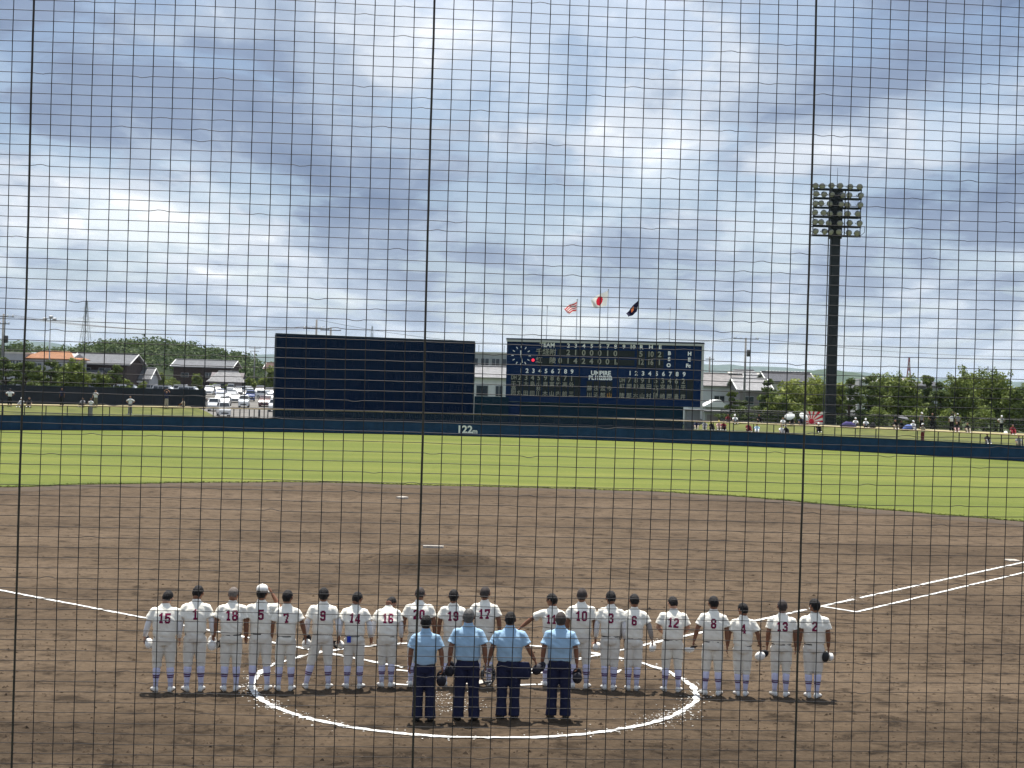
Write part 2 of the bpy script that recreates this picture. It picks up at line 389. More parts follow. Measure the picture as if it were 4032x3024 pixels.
# bank of grass behind the fence and the flat apron between
m_bank = mat('bank_grass', (0.116, 0.123, 0.032), 0.9, 0.15, col2=(0.062, 0.073, 0.020), vscale=0.55, ramp=(0.3, 0.68), detail=7, bump=0.03, bscale=12)
vs = []; fs = []; NA = 220; offs = [0.16, 0.35, 0.5, 2, 4, 6, 8, 10, 11, 12, 13, 15, 17, 18.5, 20, 22, 24, 27, 30]
for i in range(NA + 1):
    a = -0.80 + 1.60 * i / NA
    for s in offs:
        p = fence_pt(a, s); z = terrain(p.x, p.y) + (0.05 * noise.noise((p.x * .4, p.y * .4, 0)) if 1 < s < 26 else 0)
        vs.append((p.x, p.y, z + 0.01))
for i in range(NA):
    for j in range(len(offs) - 1):
        k = i * len(offs) + j; fs.append((k, k + len(offs), k + len(offs) + 1, k + 1))
tag(MB().add(vs, fs).build('grass_bank', m_bank, smooth=True), kind='structure')
m_path = mat('worn_path', (0.34, 0.29, 0.17), 0.95, 0.1, col2=(0.17, 0.16, 0.07), vscale=0.8, detail=7)
for name, a0, a1 in (('bank_path_left', -0.8, A_L0), ('bank_path_right', A_R1, 0.8)):
    vs = []; fs = []
    for i in range(121):
        a = a0 + (a1 - a0) * i / 120
        for s in (11.2, 12.0, 13.2, 14.6):
            p = fence_pt(a, s + 0.25 * noise.noise((a * 60, s, 0))); vs.append((p.x, p.y, terrain(p.x, p.y) + 0.065))
    for i in range(120):
        for j in range(3): k = i * 4 + j; fs.append((k, k + 4, k + 5, k + 1))
    tag(MB().add(vs, fs).build('bank_path', m_path, smooth=True), kind='structure')
m_asph = mat('car_park_asphalt', (0.17, 0.16, 0.145), 0.9, 0.2, col2=(0.11, 0.105, 0.098), vscale=0.3, detail=7)
def lot_z(d): return 0.02 + 1.75 * smooth01(d, 172, 285)      # the car park climbs gently away from the field
vs = []; fs = []
for j in range(13):
    d = 160 + 14 * j; xa, xb = P(-700, 1600, d).x, P(1450, 1600, d).x
    for i in range(5): vs.append((xa + (xb - xa) * i / 4, d, lot_z(d)))
for j in range(12):
    for i in range(4): k = j * 5 + i; fs.append((k, k + 1, k + 6, k + 5))
MB().add(vs, fs).build('car_park', m_asph, smooth=True)['kind'] = 'structure'

# ------------------------------------------------------------------ chalk
m_chalk = mat('chalk', (0.68, 0.68, 0.66), 0.9, 0.1, col2=(0.34, 0.29, 0.24), vscale=5.0, ramp=(0.30, 0.46), detail=8, bump=0.02, bscale=25)
def chalk(name, pts, w, closed=False, broken=0.0, seed=1, jit=0.018):
    rng = random.Random(seed); P3 = [Vector(q) for q in pts]; dense = []
    for i in range(len(P3) - (0 if closed else 1)):
        a_, b_ = P3[i], P3[(i + 1) % len(P3)]; n = max(1, int((b_ - a_).length / 0.09))
        dense += [a_.lerp(b_, k / n) for k in range(n)]
    if not closed: dense.append(P3[-1])
    vs = []; fs = []; n = len(dense)
    for i, p in enumerate(dense):
        nx = dense[(i + 1) % n] if closed or i < n - 1 else p; pv = dense[i - 1] if closed or i > 0 else p
        t = (nx - pv).normalized(); s = Vector((t.y, -t.x, 0)); k = noise.noise((p.x * 1.1, p.y * 1.1, seed))
        wl_ = w / 2 * (1 + 0.25 * k) + rng.uniform(-jit, jit); wr_ = w / 2 * (1 - 0.15 * k) + rng.uniform(-jit, jit)
        vs += [p - s * wl_ + Vector((0, 0, 0.012)), p + Vector((0, 0, 0.024)), p + s * wr_ + Vector((0, 0, 0.012))]
    for i in range(n - (0 if closed else 1)):
        if broken and noise.noise((dense[i].x * 0.9, dense[i].y * 0.9, seed + 9)) > 0.62 - broken: continue
        a_, b_ = i * 3, ((i + 1) % n) * 3; fs += [(a_, b_, b_ + 1, a_ + 1), (a_ + 1, b_ + 1, b_ + 2, a_ + 2)]
    o = MB().add(vs, fs).build(name, m_chalk, smooth=True); o['kind'] = 'structure'; return o
def foul_dir(sgn): return (fd + fr * sgn).normalized()
lf, rf = foul_dir(-1), foul_dir(1)
APEX = HOME + Vector((0, -0.25, 0)); ls = lf.cross(Vector((0, 0, 1)))
# foul lines as measured in the photograph
def line_px(a_, b_): return G(*a_), G(*b_)
La, Lb = line_px((0, 2325), (1590, 2630)); Ra, Rb = line_px((2080, 2640), (3700, 2287))
ldir = (La - Lb).normalized(); rdir = (Rb - Ra).normalized()
chalk('foul_line_left', [Lb, Lb + ldir * 66], 0.10, seed=2)
chalk('foul_line_right', [Ra, Ra + rdir * 60], 0.10, seed=3, broken=0.05)
k0, k1 = G(3215, 2386), G(3372, 2411)
chalk('runner_lane_line', [k0, k1, G(4032, 2255), G(4700, 2096)], 0.085, seed=4)
CC = Vector((-0.50, 24.62, 0)); CR = 3.80
chalk('home_circle', [CC + Vector((math.cos(i * math.pi / 60), math.sin(i * math.pi / 60), 0)) * (CR + 0.03 * noise.noise((i * .3, 0, 0))) for i in range(120)], 0.102, True, 0.09, 5, 0.026)
chalk('catcher_box_line', [G(1563, 2640), G(1660, 2650)], 0.07, seed=6)
chalk('batter_box_line', [G(2085, 2652), G(2180, 2650)], 0.07, seed=7)
for (a_, b_), s in zip((((1535, 2695), (1610, 2700)), ((2030, 2700), (2140, 2697)), ((2420, 2655), (2445, 2640))), (8, 9, 10)):
    chalk('batter_box_line', [G(*a_), G(*b_)], 0.06, seed=s, broken=0.2)
# loose chalk dust and scattered specks beside the lines
rng = random.Random(11); mb = MB()
def fleck(c, r):
    n = rng.randint(5, 7); ph = rng.uniform(0, 6); zz = rng.uniform(0.008, 0.02)
    mb.add([(c.x + math.cos(ph + k * 6.283 / n) * r * rng.uniform(.5, 1.2), c.y + math.sin(ph + k * 6.283 / n) * r * rng.uniform(.4, 1), zz) for k in range(n)], [tuple(range(n))])
for i in range(700):
    a_ = rng.choice((rng.uniform(0, 6.283), rng.gauss(-0.45, 0.35), rng.gauss(-2.6, 0.3))); c = CC + Vector((math.cos(a_), math.sin(a_), 0)) * (CR + rng.gauss(0, 0.12)); fleck(c, rng.uniform(0.005, 0.022))
for i in range(500):
    c = Ra.lerp(Ra + rdir * 25, rng.random()) + Vector((rng.gauss(0, .12), rng.gauss(0, .1), 0)); fleck(c, rng.uniform(0.006, 0.018))
for i in range(320):
    c = G(rng.gauss(1790, 60), rng.gauss(2765, 30)) if rng.random() < .7 else G(rng.gauss(2620, 70), rng.gauss(2820, 22)); fleck(c, rng.uniform(0.005, 0.016))
tag(mb.build('chalk_dust', m_chalk), 'white chalk dust and flecks scattered along the home circle', 'chalk', kind='stuff')
# dirt clods over the near infield
m_clod = mat('dirt_clod', (0.080, 0.058, 0.040), 0.95, 0.05, var=0.35, vscale=6)
mb = MB()
for i in range(4200):
    py = 2080 + 944 * rng.random() ** 0.8; c = G(rng.uniform(-150, 4180), py); r = rng.uniform(0.012, 0.05) * rng.uniform(.6, 1.2)
    ph = rng.uniform(0, 6.28); vs = [(c.x + math.cos(ph + k * 1.571) * r * rng.uniform(.6, 1.5), c.y + math.sin(ph + k * 1.571) * r * rng.uniform(.6, 1.2), 0.0) for k in range(4)]
    vs.append((c.x + rng.uniform(-.3, .3) * r, c.y + rng.uniform(-.3, .3) * r, dirt_z(c.x, c.y) + r * rng.uniform(.35, .8)))
    vs = [(x, y, z if k == 4 else dirt_z(c.x, c.y) - .004) for k, (x, y, z) in enumerate(vs)]
    mb.add(vs, [(0, 1, 4), (1, 2, 4), (2, 3, 4), (3, 0, 4)])
tag(mb.build('dirt_clods', m_clod), 'small loose clods and scuffed crumbs of infield dirt', 'dirt', kind='stuff')

# bases, rubber and plate
m_rub = mat('white_rubber', (0.42, 0.38, 0.33), 0.7, 0.3, var=0.25, vscale=9)
def bag(name, c, w, h, rz, label, cat):
    mb = MB(); mb.loft([[Vector((x * w * k, y * w * k, z)) for x, y in ((-.5, -.5), (.5, -.5), (.5, .5), (-.5, .5))] for k, z in ((1, 0), (1, h * .7), (.9, h))])
    o = mb.build(name, m_rub); o.location = c; o.rotation_euler[2] = rz; tag(o, label, cat); return o
bag('second_base', G(1584, 1963) , 0.38, 0.09, -FIELD_ROT + R(45), 'white square bag on dirt behind the pitcher mound', 'base')
fb = G(3985, 2209); bag('first_base', fb, 0.36, 0.045, -FIELD_ROT + R(0), 'white bag where right foul line meets the frame edge', 'base')
mb = MB().box((0, 0, 0.035), (0.61, 0.15, 0.07)); o = mb.build('pitcher_plate', m_rub); rp = G(1706, 2157, 0.26); o.location = (rp.x, rp.y, 0.255)
tag(o, 'narrow white rubber slab on top of the mound', 'pitcher plate')
mb = MB().prism([(-.215, .215), (.215, .215), (.215, 0), (0, -.215), (-.215, 0)], 0.012, 0.03, 'z'); o = mb.build('home_plate', m_rub); o.location = HOME; o.rotation_euler[2] = -FIELD_ROT
tag(o, 'five-sided white plate inside the chalk circle behind the umpires', 'home plate')
# ------------------------------------------------------------------ outfield wall, rail and screen
m_wall = mat('wall_padding', (0.016, 0.046, 0.104), 0.8, 0.06, var=0.18, vscale=1.2)
m_cap = mat('wall_cap', (0.012, 0.022, 0.04), 0.6, 0.3)
m_rail = mat('rail_paint', (0.33, 0.24, 0.13), 0.5, 0.4, var=0.15, vscale=2)
m_post = mat('post_paint', (0.03, 0.032, 0.035), 0.5, 0.4)
WALL_H = 1.26
wall = empty('outfield_wall', fence_pt(0)); tag(wall, 'long low dark blue padded wall around the outfield grass', 'wall')
NW = 56; A0, A1 = -0.62, 0.66
mbcap = MB(); Minv = Matrix.Translation(-fence_pt(0))
def arc_box(mb, a0, a1, o0, o1, z0, z1, n=3, inv=Minv):
    rings = []
    for i in range(n + 1):
        a = a0 + (a1 - a0) * i / n
        rings.append([inv @ fence_pt(a, o0, z0), inv @ fence_pt(a, o1, z0), inv @ fence_pt(a, o1, z1), inv @ fence_pt(a, o0, z1)])
    mb.loft(rings)
for i in range(NW):
    a0 = A0 + (A1 - A0) * i / NW; a1 = A0 + (A1 - A0) * (i + 1) / NW - 0.00003
    mb = MB(); arc_box(mb, a0, a1, 0.0 + 0.008 * (i % 2), 0.14, 0.08, WALL_H); mb.build('panel', m_wall, wall)
mb = MB(); arc_box(mb, A0, A1, -0.03, 0.17, WALL_H + 0.002, WALL_H + 0.07, 80); mb.build('cap', m_cap, wall)
mb = MB(); arc_box(mb, A0, A1, 0.02, 0.15, -0.05, 0.078, 80); mb.build('footing', m_cap, wall)
# rail above the wall
rail = empty('guard_rail', fence_pt(0, 0.3)); tag(rail, 'tan topped pipe guard rail on dark posts above the outfield wall', 'guard rail')
Mr = Matrix.Translation(-fence_pt(0, 0.3)); RAIL_Z = 2.16
pw = 1.9 / 112; a = A0; pm = None
while a < A1:
    p = Mr @ fence_pt(a, 0.34)
    if pm is None: pm = MB().tube([(0, 0, 0.3), (0, 0, RAIL_Z - 0.02)], 0.045, 6).build('post', m_post, rail); po = pm
    else: po = pm.copy(); COL.objects.link(po)
    po.location = (p.x, p.y, 0); a += pw
n = 160
MB().tube([Mr @ fence_pt(A0 + (A1 - A0) * i / n, 0.34, RAIL_Z) for i in range(n + 1)], 0.055, 6).build('top_rail', m_rail, rail, True)
MB().tube([Mr @ fence_pt(A0 + (A1 - A0) * i / n, 0.34, WALL_H + 0.16) for i in range(n + 1)], 0.022, 5).build('lower_rail', m_post, rail, True)
# dark net screen hung on the rail in centre field
m_scr = mat('screen_mesh', (0.012, 0.025, 0.045), 0.8, 0.1)
nt, b = nodes_of(m_scr); out = nt.nodes['Material Output']; tr = N(nt, 'ShaderNodeBsdfTransparent'); mx = N(nt, 'ShaderNodeMixShader'); mx.inputs[0].default_value = 0.72
nt.links.new(tr.outputs[0], mx.inputs[1]); nt.links.new(b.outputs[0], mx.inputs[2]); nt.links.new(mx.outputs[0], out.inputs['Surface'])
ca0, ca1 = ang_of(1078), ang_of(2735); mb = MB(); vs = []; fs = []
for i in range(41):
    a = ca0 + (ca1 - ca0) * i / 40
    for z in (WALL_H + 0.08, RAIL_Z - 0.06): vs.append(Mr @ fence_pt(a, 0.26, z))
for i in range(40): fs.append((2 * i, 2 * i + 2, 2 * i + 3, 2 * i + 1))
scr = MB().add(vs, fs).build('windscreen', m_scr); scr.location = fence_pt(0, 0.3); tag(scr, 'dark see-through mesh hung along the rail below the big boards', 'screen')

def text_obj(body, size, m, parent=None, name='lettering', bold=0.0, sx=1.0, depth=0.0):
    c = bpy.data.curves.new(name, 'FONT'); c.body = body; c.size = size; c.align_x = 'CENTER'; c.align_y = 'CENTER'; c.offset = bold; c.extrude = depth; c.resolution_u = 3
    o = bpy.data.objects.new(name, c); COL.objects.link(o); me = bpy.data.meshes.new_from_object(o)
    bpy.data.objects.remove(o); bpy.data.curves.remove(c)
    me.name = name; me.materials.clear(); me.materials.append(m)
    # text lies in XY: stand it up in XZ facing -Y
    for v in me.vertices: v.co = Vector((v.co.x * sx, -v.co.z, v.co.y))
    o = bpy.data.objects.new(name, me); COL.objects.link(o)
    if parent: o.parent = parent
    return o
m_let = mat('sign_white', (0.80, 0.81, 0.82), 0.6, 0.2)
for body, px, sz, bd in (('122', 1832, 0.98, 0.03), ('m', 1873, 0.62, 0.02)):
    o = text_obj(body, sz, m_let, wall, 'distance_mark', bd, 1.05)
    a = ang_of(px, 141); p = Minv @ fence_pt(a, -0.02, 0.0); o.location = (p.x, p.y, 0.64 if body == '122' else 0.50); o.rotation_euler[2] = -a

# ------------------------------------------------------------------ batter's-eye board
m_board = mat('dark_panel', (0.0042, 0.0150, 0.048), 0.8, 0.04, var=0.12, vscale=0.6)
bl, br = P(1090, 1310, 141.5), P(1868, 1345, 149.5)
bw = math.hypot(br.x - bl.x, br.y - bl.y); brz = math.atan2(br.y - bl.y, br.x - bl.x)
bb = empty('batters_eye_board', (bl.x, bl.y, 0), brz); tag(bb, 'huge plain black-navy ribbed board left of the scoreboard', 'board')
bh = (bl.z + br.z) / 2
npan = 24
for i in range(npan):
    x0, x1 = bw * i / npan, bw * (i + 1) / npan - 0.012; mb = MB()
    for k in range(4):                       # ribbed sheets
        w = (x1 - x0) / 4; xa = x0 + w * k
        mb.prism([(xa, 0.30), (xa, 0.0), (xa + w * .55, 0.0), (xa + w * .62, 0.035), (xa + w, 0.035), (xa + w, 0.30)], 0.35, bh - 0.16, 'z')
    mb.build('sheet', m_board, bb)
MB().span((-0.06, -0.05, bh - 0.158), (bw + 0.06, 0.42, bh)).build('top_trim', m_cap, bb)
for x in (-0.05, bw + 0.05): MB().span((x - 0.06, -0.06, 0), (x + 0.06, 0.36, bh - 0.16)).build('side_trim', m_cap, bb)
for i in range(7):
    x = 0.6 + (bw - 1.2) * i / 6; MB().tube([(x, 0.5, 0), (x, 0.5, bh - .3)], 0.12, 6).build('support_post', m_post, bb)

# ------------------------------------------------------------------ scoreboard
m_sb = mat('scoreboard_navy', (0.0062, 0.023, 0.080), 0.8, 0.06, var=0.08, vscale=0.8)
m_sbtrim = mat('scoreboard_trim', (0.45, 0.46, 0.46), 0.5, 0.4)
m_teal = mat('teal_cladding', (0.008, 0.030, 0.052), 0.8, 0.06, var=0.15, vscale=0.7)
m_led = mat('led_window', (0.026, 0.032, 0.034), 0.8, 0.06, var=0.1, vscale=4)
m_ledtxt = mat('led_text', (0.31, 0.31, 0.26), 0.6, 0.2)
m_sbw = mat('board_lettering', (0.86, 0.88, 0.90), 0.6, 0.2)
m_red = mat('lit_lamp', (0.9, 0.03, 0.06), 0.5, 0.3, emit=0.9)
m_or = mat('lit_orange', (0.5, 0.26, 0.05), 0.6, 0.2)
sl, sr_ = P(1997, 1333, 152.5), P(2770, 1350, 149.0)
sw = math.hypot(sr_.x - sl.x, sr_.y - sl.y); srz = math.atan2(sr_.y - sl.y, sr_.x - sl.x)
stop = (sl.z + sr_.z) / 2; sbot = (P(1995, 1579, 152.5).z + P(2766, 1606, 149.0).z) / 2; sh = stop - sbot
sb = empty('scoreboard', (sl.x, sl.y, 0), srz); tag(sb, 'wide navy baseball scoreboard with clock, line score and two line-ups', 'scoreboard')
MB().span((0, 0, sbot), (sw, 1.3, stop)).build('cabinet', m_sb, sb)
MB().span((-0.05, -0.16, stop - 0.33), (sw + 0.05, 1.32, stop - 0.12)).build('top_trim', m_sbtrim, sb)
MB().span((-0.08, -0.12, stop - 0.118), (sw + 0.08, 1.34, stop + 0.04)).build('roof_edge', m_cap, sb)
MB().span((sw - 0.14, -0.13, sbot - 1.2), (sw + 0.06, 1.31, stop - 0.335)).build('side_trim', m_sbtrim, sb)
MB().span((1.55, 0.25, 0), (sw - 1.95, 1.1, sbot - 0.02)).build('base_cladding', m_teal, sb)
MB().span((0.0, 0.1, 0.0), (1.53, 0.8, sbot - 0.02)).build('base_wing', m_sb, sb)
def uv(x, y):                                # position on the board from the enlarged photograph
    u = (x - 210) / 1718.0; v = (y - (517 + 40 * u)) / (545 + 16 * u); return u * sw, stop - v * sh
def sbtext(s, x, y, h, m=m_sbw, bold=0.012, sx=1.0, name='lettering', px_w=None):
    o = text_obj(s, h * 1.04 * sh / 553 / 0.72, m, sb, name, bold, sx); X, Z = uv(x, y); o.location = (X, -0.035, Z); return o
def sbwin(x0, y0, x1, y1, name='led_window'):
    a_ = uv(x0, y0); b_ = uv(x1, y1); MB().span((a_[0], -0.022, b_[1]), (b_[0], 0.05, a_[1])).build(name, m_led, sb)
hx = [687, 757, 822, 893, 962, 1033, 1103, 1170, 1243, 1318]
sbtext('TEAM', 570, 576, 36, bold=0.02)
for i, x in enumerate(hx): sbtext(str(i + 1), x, 579 + (x - 687) * 0.022, 34, bold=0.02)
for s, x in (('R', 1395), ('H', 1477), ('E', 1557)): sbtext(s, x, 594, 34, bold=0.025)
for x0, x1 in ((487, 632), (660, 1338), (1358, 1428), (1440, 1512), (1520, 1590)):
    dy = (x0 - 487) * 0.024
    sbwin(x0, 606 + dy, x1, 675 + dy); sbwin(x0, 684 + dy, x1, 752 + dy)
for y, row in ((640, '12100010'), (712, '01424001')):
    for s, x in zip(row, hx): sbtext(s, x, y + (x - 687) * 0.022, 46, m_ledtxt, 0.02, name='score_digit')
sbtext('x', 1188, 734, 26, m_ledtxt, 0.01, name='score_digit')
for y, row in ((655, ('5', '10', '2')), (724, ('12', '16', '1'))):
    for s, x in zip(row, (1393, 1476, 1554)): sbtext(s, x, y + (x - 1393) * 0.02, 46, m_ledtxt, 0.02, 0.8 if len(s) > 1 else 1, 'score_digit')
sbtext('千経附', 560, 636, 40, m_ledtxt, 0.01, 1.05, 'team_name'); sbtext('紅　陵', 560, 710, 40, m_ledtxt, 0.01, 1.05, 'team_name')
for s, x, y in (('B', 1638, 648), ('S', 1637, 699), ('O', 1635, 752), ('H', 1812, 652), ('E', 1810, 703), ('Fc', 1803, 756)): sbtext(s, x, y, 30, bold=0.03)
lx = [343, 397, 453, 510, 565, 623, 682, 738, 795]; rx = [1303, 1357, 1416, 1474, 1533, 1592, 1651, 1710, 1770]
for i in range(9):
    sbtext(str(i + 1), lx[i], 797 + i * 1.2, 36, bold=0.02); sbtext(str(i + 1), rx[i], 821 + i * 1.3, 36, bold=0.02)
sbtext('UMPIRE', 1048, 820, 36, bold=0.025); sbtext('PL1B2B3B', 1045, 862, 34, bold=0.025)
lc = [280] + [333, 390, 447, 503, 562, 620, 677, 735, 793]; rc = [1237, 1298, 1357, 1412, 1470, 1530, 1588, 1647, 1705, 1765]
for x in lc + [848]: sbwin(x - 26, 834 + (x - 280) * .024, x + 25, 1012 + (x - 280) * .026)
for x in rc + [1822]: sbwin(x - 26, 858 + (x - 1237) * .024, x + 25, 1040 + (x - 1237) * .026)
ux = [952, 1012, 1070, 1127]
for x in ux: sbwin(x - 26, 886 + (x - 952) * .024, x + 25, 1030 + (x - 952) * .026)
for xs, nums, y0, names in ((lc, 'DH 2 3 4 5 9 8 6 7 1'.split(), 855, ['千高附', '下丸', '大田', '島田', '小林川', '斉木', '富山', '竹内', '高前', '外三']),
                            (rc, 'DH 7 8 9 1 5 3 4 6 2'.split(), 880, ['紅陵', '岡部', '鈴木', '高山', '田村', '大刀岡', '宮崎', '船岡', '山邊', '平井'])):
    for i, (x, nn, nm) in enumerate(zip(xs, nums, names)):
        dy = i * 1.3
        sbtext(nn, x, y0 + dy, 42 if len(nn) == 1 else 38, m_ledtxt, 0.012, 1 if len(nn) == 1 else .62, 'position_digit')
        ys = (910, 990) if len(nm) == 2 else (910, 950, 990)
        for ch, y in zip(nm, ys): sbtext(ch, x, y + (y0 - 855) + dy, 32, m_ledtxt, 0.006, 1, 'player_name')
for x, nm in zip(ux, ('藤川', '浅沼', '渡部', '今山')):
    for k, (ch, y) in enumerate(zip(nm, (952, 1010))): sbtext(ch, x, y + (x - 952) * .02, 32, m_or if ch == '山' else m_ledtxt, 0.006, 1, 'umpire_name')
cX, cZ = uv(340, 665); u1 = sh / 553
for k in range(12):
    an = k * math.pi / 6; r0, r1 = (66, 86); Mx = Matrix.Rotation(an, 4, 'Y')
    MB().box((0, 0, (r0 + r1) / 2 * u1), ((9 if k % 3 == 0 else 7) * u1, 0.03, (r1 - r0) * u1)).build('clock_mark', m_sbw, sb)
    o = sb.children[-1] if False else bpy.data.objects[max(q.name for q in sb.children if q.name.startswith('clock_mark'))]
    o.location = (cX, -0.03, cZ); o.rotation_euler[1] = an
for ln, wd, an in ((48, 11, R(-5)), (70, 9, R(170))):
    o = MB().box((0, 0, ln * u1 * .42), (wd * u1, 0.02, ln * u1)).build('clock_hand', m_sbw, sb); o.location = (cX, -0.06, cZ); o.rotation_euler[1] = an
X, Z = uv(447, 705); MB().ell((X, -0.03, Z), (13 * u1, 0.04, 13 * u1)).build('turn_lamp', m_red, sb, True)

# low teal wall between the two boards
tl, tr2 = P(1868, 1560, 149.8), P(2000, 1563, 152.0)
o = empty('teal_wall', (tl.x, tl.y, 0)); tag(o, 'low dark teal wall between the black board and the scoreboard', 'wall')
rz = math.atan2(tr2.y - tl.y, tr2.x - tl.x); ww = math.hypot(tr2.x - tl.x, tr2.y - tl.y) ; o.rotation_euler[2] = rz
for i in range(4): MB().span((0.12 + ww * i / 4, 0.0, 0), (0.10 + ww * (i + 1) / 4, 0.2, tl.z)).build('panel', m_teal, o)

# ------------------------------------------------------------------ flagpoles and flags
m_pole = mat('pole_steel', (0.42, 0.45, 0.48), 0.4, 0.5, metal=0.3)
def flagpole(px, ptop, d, label):
    p = P(px, ptop, d); o = empty('flagpole', (p.x, p.y, 0)); tag(o, label, 'flagpole', 'flagpoles behind the scoreboard')
    MB().tube([(0, 0, 0), (0, 0, p.z * .5), (0, 0, p.z)], [0.075, 0.065, 0.045], 8).build('shaft', m_pole, o, True)
    MB().ell((0, 0, p.z + 0.05), (0.08, 0.08, 0.08), nu=8, nv=6).build('finial', m_pole, o, True); return p
FD = 156.0
fp = [flagpole(2155, 1207, FD, 'bare flagpole nearest the scoreboard clock'), flagpole(2273, 1180, FD, 'flagpole flying the red striped flag'), flagpole(2396, 1140, FD, 'tallest flagpole in the middle flying the red disc flag'),
      flagpole(2516, 1178, FD, 'flagpole flying the dark navy flag'), flagpole(2639, 1214, FD, 'bare flagpole farthest right above the scoreboard')]
def flag(name, top, shape, colf, mats, label, nx=44, ny=30):
    vs = []; fs = []; mi = []
    for j in range(ny + 1):
        for i in range(nx + 1): vs.append(shape(i / nx, j / ny))
    mb = MB()
    for j in range(ny):
        for i in range(nx):
            k = j * (nx + 1) + i; fs.append((k, k + 1, k + nx + 2, k + nx + 1)); mi.append(colf((i + .5) / nx, (j + .5) / ny))
    mb.add(vs, fs); mb.m = mi; o = mb.build(name, mats, smooth=True); o.location = top; tag(o, label, 'flag'); return o
m_fw = mat('flag_white', (0.80, 0.79, 0.76), 0.85, 0.1, trans=0.4); m_fr = mat('flag_red', (0.60, 0.02, 0.045), 0.85, 0.1, trans=0.4); m_fn = mat('flag_navy', (0.012, 0.010, 0.035), 0.85, 0.1, trans=0.15); m_fo = mat('flag_orange', (0.6, 0.16, 0.06), 0.85, 0.1, trans=0.3)
u = FD / F                                    # metres per photograph pixel at the flags
def quadshape(TL, TR, BR, BL, amp, ph):       # corners in photo pixels from the hoist top; hoist on the right
    def f(s, t):
        a_ = (1 - s) * (1 - t); b_ = s * (1 - t); c_ = s * t; d_ = (1 - s) * t
        x = a_ * TR[0] + b_ * TL[0] + c_ * BL[0] + d_ * BR[0]; y = a_ * TR[1] + b_ * TL[1] + c_ * BL[1] + d_ * BR[1]
        w = math.sin(s * 7 + t * 2.5 + ph) * s; return Vector(((x + w * 2) * u, amp * w - 0.05, -(y + w * 3) * u))
    return f
flag('striped_flag', P(2273, 1184, FD), quadshape((-52, 30), (0, 0), (-3, 44), (-36, 52), 0.35, 0.4), lambda s, t: 1 if (int(t * 8.99) % 2 == 1 or (s > .96)) else 0, [m_fw, m_fr], 'red and white striped flag blowing left of the tallest pole')
flag('sun_flag', P(2396, 1143, FD), quadshape((-70, 36), (0, 0), (-6, 62), (-58, 74), 0.3, 1.2), lambda s, t: 1 if ((s - .52) * 1.5) ** 2 + (t - .5) ** 2 < 0.105 else 0, [m_fw, m_fr], 'white flag with red disc on the tallest middle pole')
flag('navy_flag', P(2516, 1180, FD), quadshape((-50, 54), (0, 0), (-7, 47), (-38, 72), 0.3, 2.0), lambda s, t: 1 if abs(s - .52) < .11 and abs(t - .38) < .2 else 0, [m_fn, m_fo], 'dark navy flag with small orange emblem on right pole')

# ------------------------------------------------------------------ floodlight tower
m_tow = mat('tower_paint', (0.014, 0.018, 0.023), 0.6, 0.3, var=0.15, vscale=1)
m_lens = mat('lamp_glass', (0.30, 0.30, 0.29), 0.3, 0.5, var=0.15, vscale=3); m_lampb = mat('lamp_body', (0.08, 0.085, 0.085), 0.5, 0.4)
tb = P(3268, 1660, 151); ttop = P(3291, 760, 151); tw = empty('floodlight_tower', (tb.x, tb.y, 0)); tag(tw, 'tall dark floodlight tower with a square rack of round lamps', 'floodlight tower')
zt = ttop.z; u = 151 / F
MB().loft([ring(0, 0, z, w * .5, w * .42, 16, 5) for z, w in ((0, 1.12), (zt * .5, 1.04), (zt, 1.0))]).build('column', m_tow, tw)
MB().tube([(-0.75, -0.1, 0), (-0.75, -0.1, zt - 4.6)], 0.055, 6).build('ladder_pipe', m_sbtrim, tw)
rzs = [zt - 4.55 + i * 0.985 for i in range(5)]; hw = 2.5
for z in rzs + [zt + 0.35]:
    MB().span((-hw, -0.55, z - 0.06), (hw, 0.55, z)).build('rack_deck', m_tow, tw)
    MB().span((-hw - .05, -0.62, z - 0.16), (hw + .05, -0.56, z + 0.05)).build('rack_beam', m_tow, tw)
for x in (-hw, -hw / 3, hw / 3, hw): MB().span((x - .045, -0.50, rzs[0] - .05), (x + .045, -0.42, zt + 0.34)).build('rack_upright', m_tow, tw)
MB().span((-0.62, -0.38, rzs[0] - 0.3), (0.62, 0.5, zt + 0.3)).build('core_panel', m_tow, tw)
for zz, off in ((rzs[0] + 1.0, 0), (rzs[0] + 1.0, 1)):
    MB().tube([(-hw, -0.66 + off * 1.3, zz), (hw + .45, -0.66 + off * 1.3, zz)], 0.025, 5).build('hand_rail', m_tow, tw)
MB().tube([(hw, -.6, rzs[0]), (hw + .45, -.6, rzs[0] + .4), (hw + .45, -.6, rzs[0] + 1.0)], 0.03, 5).build('hand_rail', m_tow, tw)
MB().tube([(0.05, 0, zt + .3), (0.05, 0, P(3293, 660, 151).z)], [0.04, 0.015], 6).build('lightning_rod', m_tow, tw)
rng = random.Random(5); lampM = None
def lamp(x, z, yaw):
    l = empty('lamp', (x, -0.85, z)); l.parent = tw; l.rotation_euler = (0, 0, yaw)
    a_ = MB().loft([ring(0, 0, z_, r_, r_, 12) for z_, r_ in ((0, .20), (.12, .26), (.36, .33), (.40, .33))]); Mx = Matrix.Rotation(R(90 + 28), 4, 'X'); a_.v = [Mx @ q for q in a_.v]; a_.build('housing', m_lampb, l, True)
    a_ = MB().ell((0, 0, .405), (.30, .30, .05), nu=12, nv=6); a_.v = [Mx @ q for q in a_.v]; a_.build('lens', m_lens, l, True)
    a_ = MB().span((-.36, -.03, -.02), (-.33, .03, .3)).span((.33, -.03, -.02), (.36, .03, .3)); a_.v = [Mx @ q + Vector((0, .05, -.1)) for q in a_.v]; a_.build('bracket', m_tow, l); return l
